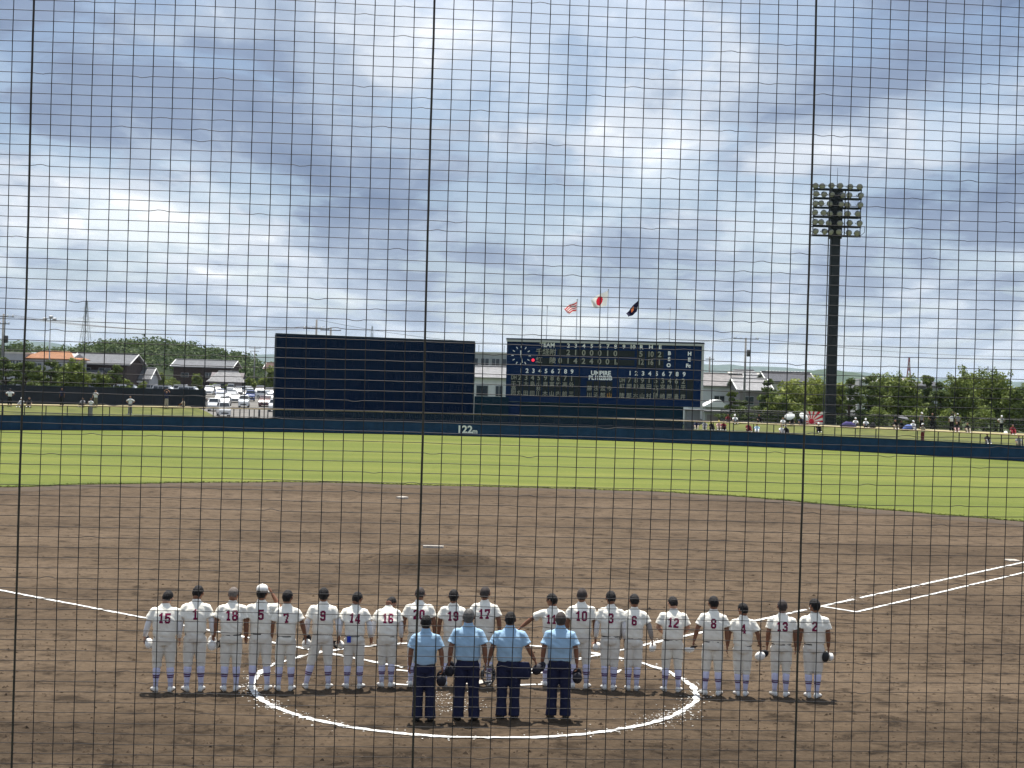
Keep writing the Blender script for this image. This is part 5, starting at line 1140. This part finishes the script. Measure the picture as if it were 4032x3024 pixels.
    if belt and hi: MB().loft([ring(0, -.006, z, .166 * g, .118 * g, 24, 2.3) for z in (.938, .957)], False).build('belt', m_belt, root, True)
    # hair, face, cap
    if hat != 'none':
        rt = .012 if hair in (m_buzz, m_buzzl) else .02
        def hf(q):
            front = q.y > .45 and q.z < .45; low = q.z < -.72 or (q.z < -.30 and q.y > -.25) or (q.z < -.02 and q.y > .12)
            return .80 if (front or low) else 1 + rt * 3 * (0.6 + .8 * noise.noise((q.x * 3 + seed, q.y * 3, q.z * 3)) + .35 * noise.noise((q.x * 9 + seed, q.y * 9, q.z * 9)))
        h = MB().ell((0, .004, 1.628), (.080, .100, .110), None, 28 if hi else 12, 20 if hi else 8, fn=hf); h.v = [bend(hm @ q) for q in h.v]; h.build('hair', hair or m_hair, root, True)
    if hi:
        for s in (-1, 1):
            e = MB().ell((s * .03, .098, 1.628), (.011, .008, .007), nu=8, nv=6); e.v = [bend(hm @ q) for q in e.v]; e.build('eye', m_eye, root, True)
        e = MB().ell((0, .098, 1.565), (.022, .008, .006), nu=8, nv=6); e.v = [bend(hm @ q) for q in e.v]; e.build('mouth', m_lip, root, True)
    if hat:
        Mc = hm @ Matrix.Translation((0, .008, 1.655)) @ Matrix.Diagonal((1.02, 1.03, 1.0, 1))
        co = empty('cap'); co.parent = root; cap_mesh(co, hat, hat, Mc)
        for c_ in co.children: c_.data.transform(Matrix.Identity(4))
    zmax = max(q.z for q in body.v) + (.012 if not hat else .03)
    k = (top / zmax) if top else 1.0
    root.scale = (k,) * 3
    if seat: root.location = Vector(loc) + Vector((0, 0, -.78 * k))
    if number: NUMBERS.append((jo, number, numx, 1.275, .168, .012, numtilt, root))
    root['hand_l'] = 0; del root['hand_l']
    Mw = Matrix.Translation(root.location) @ Matrix.Rotation(yaw, 4, 'Z') @ Matrix.Scale(k, 4)
    return root, [Mw @ q[0] for q in hands]
# number, foot x, foot y, head-top y in the photograph, then pose
TEAM = [
 ('15', 641, 2722, 2327, dict(lean=4, head=(32, -18, 8), arms=('out', 'hang'), sleeves=(m_und, m_und), grip=(1, 0), stance=.125, girth=1.1, skin=m_skin2), 'broad-backed player with number 15, leftmost of the cream row'),
 ('1', 762, 2720, 2307, dict(lean=5, head=(26, -16, 4), arms=('hang', 'side'), sleeves=(m_und, m_und), grip=(0, 1), stance=.115, soiled=True), 'player with number 1, second from left, cap in right hand'),
 ('18', 905, 2719, 2313, dict(lean=4, head=(28, -12, 0), arms=('side', 'hang'), hair=m_buzzl, grip=(1, 0), stance=.10), 'player with number 18 and shaved pale head'),
 ('5', 1020, 2716, 2298, dict(head=(4, -18, 0), arms=('hang', 'salute'), hat=m_capw, stance=.13, soiled=True), 'player with number 5 wearing white cap, right hand at its brim'),
 ('7', 1120, 2717, 2321, dict(head=(10, -20, 0), arms=('hang', 'out'), stance=.11, girth=.95), 'player with number 7 between the capped player and number 9'),
 ('9', 1264, 2710, 2310, dict(head=(2, 0, 0), arms=('side', 'side'), sleeves=(m_und, m_und), grip=(1, 1), stance=.12, feet=(-.14, 0), soiled=True), 'player with number 9 standing with left foot set wide'),
 ('14', 1390, 2709, 2331, dict(lean=5, head=(24, -28, 4), arms=('side', 'side'), sleeves=(m_und, m_und), grip=(1, 0), stance=.12, soiled=True), 'player with number 14 and a blue towel in the back pocket'),
 ('16', 1520, 2704, 2357, dict(head=(58, -24, 10), arms=('side', 'hang'), sleeves=(m_und, m_und), stance=.085, lean=15), 'player with number 16 bowing the head deepest'),
 ('20', 1642, 2700, 2312, dict(lean=4, head=(20, -8, 0), arms=('side', 'side'), hair=m_buzz, stance=.12, girth=1.04), 'player with number 20 behind the leftmost umpire'),
 ('19', 1776, 2699, 2317, dict(girth=.95, head=(0, 0, 0), arms=('hang', 'hang'), stance=.12), 'player with number 19 between the two left umpires'),
 ('17', 1899, 2697, 2306, dict(head=(6, -14, 0), arms=('hang', 'side'), hair=m_buzz, stance=.11), 'player with number 17 behind the grey-haired umpire'),
 ('11', 2168, 2700, 2335, dict(head=(12, 58, 0), arms=('reach', 'hang'), stance=.11, numx=-.02), 'player turned left reaching out an arm behind the rightmost umpire'),
 ('10', 2281, 2708, 2313, dict(head=(5, -10, 0), arms=('hang', 'hang'), hair=m_buzz, grip=(0, 1), stance=.12, soiled=True), 'player with number 10 beside the rightmost umpire, cap in right hand'),
 ('3', 2397, 2715, 2326, dict(lean=3, girth=.96, head=(18, 14, 0), arms=('hang', 'hang'), sleeves=(m_und, m_und), stance=.075, soiled=True), 'player with number 3 and soiled seat'),
 ('6', 2489, 2717, 2338, dict(lean=3, head=(16, 12, 0), arms=('hang', 'out'), sleeves=(m_und2, m_und2), stance=.075, girth=.93, trousers=m_pntd), 'slim player with number 6 wearing grey undersleeves'),
 ('12', 2643, 2722, 2350, dict(lean=5, head=(24, 18, 0), arms=('front', 'front'), stance=.125, girth=1.06, skin=m_skin2), 'player with number 12, hands clasped in front, gaps both sides'),
 ('8', 2801, 2735, 2346, dict(lean=2, head=(14, 14, 0), arms=('out', 'hang'), grip=(1, 0), stance=.12), 'player with number 8 holding a cap out to the left'),
 ('4', 2919, 2738, 2372, dict(head=(12, 40, 0), arms=('side', 'out'), grip=(0, 1), stance=.07), 'shorter player with number 4 looking left, cap in right hand'),
 ('13', 3071, 2740, 2359, dict(head=(8, 10, 0), arms=('hang', 'hang'), hair=m_buzz, stance=.10, girth=1.06), 'shaven-headed player with number 13, second from right'),
 ('2', 3199, 2746, 2355, dict(head=(6, 38, 0), arms=('hang', 'hang'), stance=.07, girth=1.04, soiled=True), 'player with number 2 looking left, rightmost of the row'),
]
def top_of(px, py, d): return P(px, py, d).z
HANDS = {}
for i, (num, fx, fy, ty, kw, lab) in enumerate(TEAM):
    g_ = G(fx, fy); z = top_of(fx, ty, g_.y + .03)
    tilt = {'14': -.10, '7': .12, '12': -.07, '15': -.04, '4': .05}.get(num, 0)
    r_, h_ = person(g_, yaw=math.atan2(-g_.x, g_.y) * .8, top=z, label=lab, group='players lined up facing away', number=num, numtilt=tilt, seed=i, **kw); HANDS[num] = (r_, h_)
UMP = [(1667, 2838, 2420, dict(head=(4, -6, 0), arms=('hang', 'side'), grip=(0, 1), stance=.105, hair=m_hair), 'leftmost umpire, dark haired, dark cap held in right hand'),
       (1834, 2834, 2395, dict(head=(3, -4, 0), arms=('side', 'side'), grip=(1, 0), stance=.125, hair=m_hairg, girth=1.03), 'grey-haired umpire, second from left'),
       (1998, 2828, 2407, dict(head=(4, -6, 0), arms=('out', 'reach'), grip=(1, 1), stance=.105, girth=1.1), 'umpire with ball bag, black mask in left hand, third from left'),
       (2197, 2827, 2407, dict(head=(2, -4, 0), arms=('side', 'side'), grip=(0, 1), stance=.115, hair=m_buzz, girth=1.06), 'rightmost umpire, holding a black cap in right hand')]
for i, (fx, fy, ty, kw, lab) in enumerate(UMP):
    g_ = G(fx, fy); z = top_of(fx, ty, g_.y)
    if i == 2: ARMS['umpR'] = ((.30, -.02, 1.18), (.42, .02, .96)); kw['arms'] = ('out', 'umpR')
    r_, h_ = person(g_, yaw=math.atan2(-g_.x, g_.y) * .8, top=z, kind='umpire', label=lab, group='umpires facing away', shirt=m_ublue, trousers=m_unavy, seed=40 + i, **kw); HANDS['u%d' % i] = (r_, h_)
    # collar
    MB().loft([ring(0, .012, q, a_, b_, 20) for q, a_, b_ in ((1.465, .086, .084), (1.50, .074, .076), (1.53, .069, .071), (1.53, .064, .066), (1.48, .062, .064))], False).build('collar', m_ublue, r_, True)
# parts that hang on one person
r_ = HANDS['u2'][0]; mb = MB(); mb.loft([ring(.23, -.04, z, x, y, 14, 3) for z, x, y in ((.66, .10, .055), (.70, .125, .07), (.84, .13, .07), (.93, .10, .05))]); mb.build('ball_bag', m_unavy, r_, True)
r_ = HANDS['14'][0]; MB().box((-.095, -.145, .90), (.07, .018, .11)).build('towel', m_towel, r_); 
r_ = HANDS['2'][0]; MB().ell((.20, -.06, .74), (.065, .06, .10)).build('batting_gloves', m_black, r_, True)
# caps and gear held in hands: things of their own
def held_cap(key, side, label, mc, mbm, rot, off=(0, 0, -.04)):
    p = HANDS[key][1][side] + Vector(off); o = empty('cap', p); o.rotation_euler = rot; o.scale = (.90, .90, .78); tag(o, label, 'cap', 'caps held in hands'); cap_mesh(o, mc, mbm); return o
held_cap('15', 0, 'white cap in the left hand of player 15', m_capw, m_capn, (R(70), R(20), R(60)), (.05, 0, -.02))
held_cap('1', 1, 'white cap held low by the second player from left', m_capw, m_capw, (R(95), R(0), R(10)), (0, 0, -.05))
held_cap('18', 0, 'white cap with black underbrim in left hand of player 18', m_capw, m_capn, (R(60), R(-50), R(-110)), (0, 0, -.06))
held_cap('9', 0, 'pale cap in the left hand of player 9', m_capw, m_capn, (R(100), R(10), R(20)), (0, 0, -.03))
held_cap('14', 0, 'white cap with dark brim in left hand of player 14', m_capw, m_capn, (R(30), R(70), R(80)), (0, -.03, -.03))
held_cap('10', 1, 'white cap with black brim in right hand of player 10', m_capw, m_capn, (R(80), R(80), R(30)), (.04, 0, -.07))
held_cap('6', 1, 'white cap beside the slim player in grey undersleeves', m_capw, m_capw, (R(90), R(60), R(60)), (0, .04, -.05))
held_cap('8', 0, 'white cap with dark underside held out by player 8', m_capw, m_capn, (R(172), R(12), R(70)), (-.08, 0, -.02))
held_cap('4', 1, 'white cap held low by the shorter player looking left', m_capw, m_capn, (R(120), R(60), R(20)), (0, 0, -.06))
held_cap('2', 1, 'white cap at the hip of the rightmost player', m_capw, m_capw, (R(90), R(80), R(90)), (.03, .03, -.07))
held_cap('u0', 1, 'black cap in the right hand of leftmost umpire', m_capn, m_capn, (R(95), R(0), R(15)), (.0, 0, -.12))
held_cap('u2', 1, 'black cap in the right hand of umpire with mask', m_capn, m_capn, (R(60), R(30), R(-40)), (.03, 0, -.05))
held_cap('u3', 1, 'black cap in the right hand of rightmost umpire', m_capn, m_capn, (R(95), R(0), R(10)), (.02, 0, -.12))
held_cap('u1', 0, 'black cap in the left hand of grey-haired umpire', m_capn, m_capn, (R(85), R(0), R(-20)), (.0, 0, -.04))
p = HANDS['u2'][1][0] + Vector((0, 0, -.13)); mk = empty('umpire_mask', p, .3); tag(mk, 'black wire face mask in left hand of umpire with ball bag', 'mask')
m_wire = mat('mask_wire', (0.16, 0.165, 0.18), 0.35, 0.6, metal=0.6)
def arc(rx, rz, y, n=14, a0=0, a1=360): return [(math.cos(R(a0 + (a1 - a0) * i / n)) * rx, y, math.sin(R(a0 + (a1 - a0) * i / n)) * rz) for i in range(n + 1)]
MB().tube(arc(.105, .15, 0), .011, 6).build('frame', m_wire, mk, True)
for z in (-.10, -.06, -.02, .03, .08, .12):
    w = .105 * math.sqrt(max(.05, 1 - (z / .15) ** 2)); MB().tube([(-w, 0, z), (-w * .5, -.05, z), (0, -.065, z), (w * .5, -.05, z), (w, 0, z)], .006, 5).build('bar', m_wire, mk, True)
for x in (-.04, .04): MB().tube([(x, -.045, -.13), (x, -.062, 0), (x, -.045, .13)], .006, 5).build('bar', m_wire, mk, True)
for z, w in ((.13, .09), (-.13, .08)): MB().ell((0, .035, z), (w, .035, .035)).build('pad', m_black, mk, True)
for x in (-.095, .095): MB().ell((x, .035, 0), (.03, .035, .075)).build('pad', m_black, mk, True)
MB().tube([(-.1, .02, .05), (-.06, .14, .03), (.06, .14, .0), (.1, .02, .05)], .014, 6).build('strap', m_black, mk, True)
# ------------------------------------------------------------------ spectators on the banks
def cm(n, c): return mat('cloth_' + n, c, 0.85, 0.15, var=.1, vscale=6)
CL = {'white': cm('white', (.75, .75, .74)), 'black': cm('black', (.014, .014, .016)), 'navy': cm('navy', (.02, .025, .06)), 'grey': cm('grey', (.22, .22, .23)), 'ltblue': cm('ltblue', (.35, .50, .62)), 'maroon': cm('maroon', (.16, .02, .03)), 'beige': cm('beige', (.42, .36, .28)), 'khaki': cm('khaki', (.20, .18, .12)), 'red': cm('red', (.26, .03, .04)), 'pink': cm('pink', (.55, .35, .34)), 'teal': cm('teal', (.05, .15, .18)), 'purple': cm('purple', (.06, .05, .15)), 'yellow': cm('yellow', (.62, .50, .06))}
ST, SI = 'stand', 'sit'
CROWD = [  # px, py of feet or seat, pose, facing (deg, 180 = towards the field), shirt, trousers, hat, arms, label
 (38, 1600, ST, 0, 'white', 'black', None, ('hip', 'hip'), 'white-shirted person standing at the bank wall, far left'), (85, 1603, SI, 180, 'white', 'grey', 'white', ('knee', 'knee'), 'white-clad person in white hat sitting by the left rope'), (115, 1603, SI, 180, 'black', 'black', None, ('knee', 'knee'), 'dark-clad person sitting beside the white-hatted one'),
 (243, 1600, ST, 170, 'navy', 'black', None, ('hang', 'hang'), 'person in dark clothes standing at the wall'), (326, 1602, SI, 180, 'grey', 'black', None, ('knee', 'knee'), 'grey-topped person sitting left of the walking pair'), (376, 1603, ST, 180, 'white', 'khaki', None, ('phone', 'out'), 'white-shirted person behind the walking man'), (357, 1640, ST, 150, 'white', 'grey', None, ('hang', 'phone'), 'man in white shirt walking down by the rail'),
 (512, 1630, ST, 180, 'white', 'grey', None, ('hip', 'hip'), 'person in white shirt standing alone on the left bank'), (655, 1607, ST, 180, 'navy', 'beige', None, ('up', 'up'), 'person with both arms raised overhead by the wall'), (722, 1604, SI, 90, 'beige', 'black', None, ('knee', 'knee'), 'person crouching near the wall, right of the raised arms'), (857, 1627, SI, 150, 'white', 'grey', 'white', ('knee', 'knee'), 'person in white squatting at the end of the bank'),
 (2712, 1652, ST, 180, 'black', 'black', 'white', ('phone', 'phone'), 'person in black with camera beside the booth'), (2702, 1690, SI, 180, 'khaki', 'grey', None, ('knee', 'knee'), 'khaki-clad person seated behind rail, leftmost of right crowd'), (2742, 1690, SI, 180, 'navy', 'beige', None, ('knee', 'knee'), 'seated person in navy behind the rail below the booth'), (2775, 1692, SI, 180, 'grey', 'grey', None, ('knee', 'knee'), 'seated person in grey behind the rail'), (2800, 1693, SI, 180, 'black', 'black', None, ('knee', 'knee'), 'seated person in black behind the rail'), (2830, 1694, SI, 180, 'pink', 'beige', 'yellow', ('knee', 'knee'), 'seated person in pink with yellow hat'), (2848, 1696, SI, 180, 'maroon', 'black', None, ('knee', 'knee'), 'seated person right of the yellow hat'),
 (2866, 1664, SI, 180, 'maroon', 'black', None, ('knee', 'knee'), 'dark seated person on bank top left of white hat'), (2893, 1670, SI, 180, 'white', 'black', 'white', ('knee', 'knee'), 'white-clad person with white hat seated on bank top'), (2945, 1702, SI, 180, 'maroon', 'maroon', None, ('knee', 'knee'), 'seated person in dark red low on the bank'), (2980, 1706, SI, 180, 'ltblue', 'white', None, ('knee', 'knee'), 'seated person in light blue low on the bank'), (2988, 1664, SI, 180, 'black', 'black', None, ('knee', 'knee'), 'black-clad person seated on bank top by the transformer pole'),
 (3018, 1660, ST, 10, 'grey', 'grey', 'white', ('hang', 'hang'), 'standing person with white cap, left of a pair'), (3046, 1662, ST, 20, 'khaki', 'black', 'white', ('hip', 'hip'), 'standing person with white cap, right of a pair'), (3082, 1678, SI, 180, 'white', 'khaki', None, ('knee', 'knee'), 'white-clad person seated left of the umbrellas'), (3076, 1712, SI, 180, 'white', 'grey', None, ('knee', 'knee'), 'white-topped person seated low at the rail'), (3094, 1712, SI, 180, 'black', 'black', 'beige', ('knee', 'knee'), 'black-topped person seated low at the rail'), (3118, 1674, SI, 180, 'black', 'black', None, ('knee', 'knee'), 'person sitting under the left white umbrella'), (3152, 1674, SI, 180, 'navy', 'black', None, ('knee', 'knee'), 'person sitting under the right white umbrella'), (3222, 1702, SI, 180, 'black', 'black', 'white', ('knee', 'knee'), 'lone person with white hat seated below the banner'),
 (3320, 1672, ST, 180, 'ltblue', 'navy', 'white', ('hip', 'hip'), 'standing person in light blue right of the tower'), (3368, 1681, SI, 180, 'white', 'black', 'white', ('knee', 'knee'), 'white-hatted person seated beside the purple sheet'), (3397, 1676, ST, 20, 'white', 'grey', None, ('hang', 'hang'), 'white-shirted person standing behind seated ones'), (3408, 1686, SI, 180, 'white', 'black', 'white', ('knee', 'knee'), 'white-hatted person seated left of the black bag'), (3524, 1690, SI, 180, 'black', 'beige', None, ('knee', 'knee'), 'black-clad person seated left of grey umbrella'), (3548, 1692, SI, 180, 'black', 'black', None, ('knee', 'knee'), 'person seated under the grey umbrella'), (3594, 1694, SI, 180, 'white', 'grey', 'white', ('knee', 'knee'), 'white-hatted person seated behind the blue sheet'),
 (3627, 1692, ST, 200, 'grey', 'black', 'white', ('hang', 'hang'), 'standing person in grey near the walking woman'), (3632, 1743, ST, 120, 'beige', 'maroon', 'white', ('hang', 'phone'), 'woman in white hat walking along the rail'), (3670, 1692, ST, 180, 'black', 'black', None, ('hip', 'hip'), 'person in black standing, hands on hips'), (3746, 1698, ST, 0, 'white', 'black', None, ('hang', 'up'), 'white-shirted person standing, left of a pair near big trees'), (3770, 1698, ST, 10, 'grey', 'black', 'white', ('hang', 'hang'), 'grey-shirted person standing, right of a pair near big trees'), (3766, 1702, SI, 180, 'black', 'pink', None, ('knee', 'knee'), 'person sitting in front of the standing pair'), (3808, 1703, SI, 180, 'black', 'beige', None, ('knee', 'knee'), 'dark person seated right of the standing pair'), (3880, 1700, ST, 0, 'grey', 'grey', None, ('hang', 'hang'), 'grey figure standing in the shade of the big tree'),
 (3942, 1704, ST, 180, 'white', 'black', 'white', ('hip', 'hip'), 'man in white T-shirt, hands on hips, near right edge'), (3986, 1711, SI, 180, 'red', 'red', None, ('knee', 'knee'), 'person in red seated near the right edge'), (3886, 1746, SI, 180, 'black', 'grey', None, ('knee', 'knee'), 'dark person seated low at the rail near right edge'), (4010, 1758, SI, 180, 'grey', 'khaki', None, ('knee', 'knee'), 'person seated at the rail in the right corner')]
for i, (px, py, pose, fac, sh_, tr_, ht, ar, lab) in enumerate(CROWD):
    g_ = T(px, py)
    person(g_, yaw=R(fac + random.Random(i).uniform(-12, 12)), kind='fan', label=lab, group='spectators on the grass banks', head=(random.Random(i).uniform(-5, 15), random.Random(i + 9).uniform(-25, 25), 0), arms=ar, hi=False, belt=False, seat=(pose == SI), shirt=CL[sh_], trousers=CL[tr_], hat=CL[ht] if ht else None, skin=m_skin2 if i % 3 else m_skin, seed=100 + i, stance=.12)
    # spectators wear their own size
    r_ = [q for q in scene.objects if q.get('label') == lab][0]; k = random.Random(i + 3).uniform(.94, 1.02); r_.scale = (k,) * 3
# umbrellas, sheets, bags, banner
m_umw = mat('umbrella_white', (.78, .80, .80), .8, .15, trans=.3); m_umg = mat('umbrella_grey', (.22, .22, .24), .8, .15, trans=.2)
def umbrella(px, py, tilt, m, label):
    g_ = T(px, py); o = empty('umbrella', g_ + Vector((0, -.1, .35))); o.rotation_euler = (R(tilt[0]), R(tilt[1]), 0); tag(o, label, 'umbrella', 'open umbrellas')
    vs = []; fs = []; n = 8; rows = 4
    for j in range(rows + 1):
        t_ = j / rows
        for k in range(n * 3):
            a_ = 2 * math.pi * k / (n * 3); sc = 1 - .05 * (1 - abs(math.cos(a_ * n / 2))) * t_; vs.append((math.cos(a_) * .52 * math.sin(t_ * 1.25) / math.sin(1.25) * sc, math.sin(a_) * .52 * math.sin(t_ * 1.25) / math.sin(1.25) * sc, .75 + .30 * math.cos(t_ * 1.25) - .1))
    for j in range(rows):
        for k in range(n * 3): q = (k + 1) % (n * 3); fs.append((j * n * 3 + k, (j + 1) * n * 3 + k, (j + 1) * n * 3 + q, j * n * 3 + q))
    MB().add(vs, fs).build('canopy', m, o, True); MB().tube([(0, 0, .02), (0, 0, 1.02)], .012, 5).build('shaft', m_iron, o); MB().tube([(0, 0, .05), (.0, 0, 0), (.05, 0, -.02), (.08, 0, .03)], .014, 5).build('handle', m_black, o)
    for k in range(n): a_ = 2 * math.pi * k / n; MB().tube([(0, 0, .92), (math.cos(a_) * .5, math.sin(a_) * .5, .76)], .006, 4).build('rib', m_iron, o)
umbrella(3112, 1674, (38, -20), m_umw, 'white umbrella tilted left, left of two'); umbrella(3150, 1674, (38, 25), m_umw, 'white umbrella next to the banner, right of two'); umbrella(3548, 1690, (8, 10), m_umg, 'grey umbrella in front of the big rounded tree')
def sheet(px, py, w, h, m, label, cat='sheet'):
    g_ = T(px, py); mb = MB(); rr = random.Random(int(px)); mb.loft([ring(0, 0, z * h, w * .5 * k, .35 * k, 14, 2.4) for z, k in ((0, 1), (.3, .95), (.7, .7), (1, .3))]); mb.v = [q + Vector((0, 0, .12 * h * noise.noise(q * 3 + Vector((px, 0, 0))))) for q in mb.v]; o = mb.build('ground_sheet' if cat == 'sheet' else 'bag', m, smooth=True); o.location = g_; tag(o, label, cat); return o
sheet(3340, 1683, 1.7, .55, CL['purple'], 'purple-blue sheet heaped on the bank right of the tower'); sheet(3578, 1695, 1.3, .55, mat('sheet_blue', (.09, .13, .32), .8, .15), 'bright blue ground sheet propped in front of a seated person'); sheet(3436, 1686, .6, .55, CL['black'], 'black bag on the bank top, right of white hats', 'bag'); sheet(3600, 1695, .4, .35, CL['grey'], 'small grey bag beside the blue sheet', 'bag'); sheet(3960, 1708, .35, .25, CL['white'], 'small white bag by the hands-on-hips man', 'bag'); sheet(2930, 1668, 1.6, .12, CL['beige'], 'pale mat lying on the bank top by transformer pole', 'mat')
bl_, br_ = T(3174, 1673), T(3250, 1676); bw2 = br_.x - bl_.x; o = empty('banner', bl_); o.rotation_euler[2] = math.atan2(br_.y - bl_.y, br_.x - bl_.x); tag(o, 'red and white ray-striped banner on the bank beside the tower', 'banner')
nx, ny, hB = 60, 36, 1.3; vs = [(bw2 * i / nx, .05 * math.sin(i * .35) + .02 * math.sin(j * .5), .08 + hB * j / ny) for j in range(ny + 1) for i in range(nx + 1)]; fs = []; mi = []
for j in range(ny):
    for i in range(nx):
        k = j * (nx + 1) + i; fs.append((k, k + 1, k + nx + 2, k + nx + 1)); x, y = (i + .5) / nx * bw2 - .55, (j + .5) / ny * hB - .30; an = math.degrees(math.atan2(y, x)) % 360
        mi.append(1 if (x * x + y * y < .07 or int((an + 6) / 13) % 2 == 0) else 0)
mb = MB().add(vs, fs); mb.m = mi; mb.build('cloth', [mat('banner_white', (.72, .70, .68), .8, .2), mat('banner_red', (.50, .025, .05), .8, .2)], o, True)
for x in (-.04, bw2 + .04): MB().tube([(x, 0, 0), (x, 0, 1.5)], .025, 6).build('pole', m_pole, o)
# ------------------------------------------------------------------ safety net between the stand and the field
m_cord = mat('net_cord', (0.018, 0.015, 0.019), 0.6, 0.35); m_rope = mat('net_rope', (0.035, 0.027, 0.024), 0.6, 0.4, var=0.4, vscale=25, bump=0.002, bscale=200)
NETD, NPSI = 3.6, R(-4.1)                    # distance, and turn: its right end is farther away
nt_t = Vector((math.cos(NPSI), -math.sin(NPSI), 0)); nt_c = Vector((0, NETD, 0))
net = empty('safety_net', nt_c); tag(net, 'dark square-mesh safety net hanging in front of the stand', 'net')
def net_u(px):                               # distance along the net of a pixel column at horizon height
    v = ray(px, CY); k = NETD / (v.y - v.x * math.tan(-NPSI)); return v.x * k / nt_t.x
rope_px = [88, 1668, 3172]                   # where the three seam ropes cross mid height
ru = [net_u(q) for q in rope_px]; cellu = [(ru[1] - ru[0]) / 20, (ru[2] - ru[1]) / 20]
CV = 39.7 / F * NETD
rngn = random.Random(21)
Z0, Z1 = CAM_H - 2.3, CAM_H + 2.3
nv = int((Z1 - Z0) / CV); zs_ = [Z0 + CV * i for i in range(nv + 1)]
us = []; k = -50
while k <= 92:
    us.append((ru[1] + (k - 20) * (cellu[0] if k <= 20 else cellu[1]), k % 20 == 0)); k += 1
def wob(u_, z, s): return noise.noise((u_ * 1.7, z * 1.3, s)) * 0.0035 + noise.noise((u_ * 9, z * 9, s + 5)) * 0.0007
def npnt(u_, z, dy=0.0): p = nt_t * u_; return Vector((p.x, p.y + dy, z))
def knot(u_, z): return npnt(u_ + wob(u_, z, 1), z + wob(u_, z, 2), 0.02 * noise.noise((u_, z, 3)))
for ui, rope in us:
    pts = [knot(ui, z) for z in zs_]
    MB().tube(pts, 0.0028 if rope else 0.00114, 6 if rope else 4).build('seam_rope' if rope else 'upright_cord', m_rope if rope else m_cord, net, True)
for z in zs_:
    pts = []
    for i in range(len(us) - 1):
        a_, b_ = knot(us[i][0], z), knot(us[i + 1][0], z); slack = rngn.random(); sg = 0.0
        if slack < .035: sg = rngn.uniform(.0015, .004) * rngn.choice((1, 1, 1, -1))
        n_ = 7 if sg else 1
        for q in range(n_):
            t_ = q / n_; pts.append(a_.lerp(b_, t_) + Vector((0, 0, sg * math.sin(math.pi * t_) ** 2 + rngn.uniform(-.0005, .0005))))
    pts.append(knot(us[-1][0], z)); MB().tube(pts, 0.00092, 5).build('cross_cord', m_cord, net, True)
# ------------------------------------------------------------------ the air between here and the far hills
mv = bpy.data.materials.new('air'); mv.use_nodes = True; nt = mv.node_tree; nt.nodes.clear()
pv = nt.nodes.new('ShaderNodeVolumePrincipled'); pv.inputs['Color'].default_value = (0.70, 0.84, 1.0, 1); pv.inputs['Density'].default_value = 0.00004; pv.inputs['Anisotropy'].default_value = 0.25
om = nt.nodes.new('ShaderNodeOutputMaterial'); nt.links.new(pv.outputs[0], om.inputs['Volume'])
hz = MB().span((-15500, -600, -3.0), (15500, 14600, 265)).build('haze', mv); tag(hz, 'thin bluish summer haze lying over the whole place', 'haze', kind='stuff')
flush()
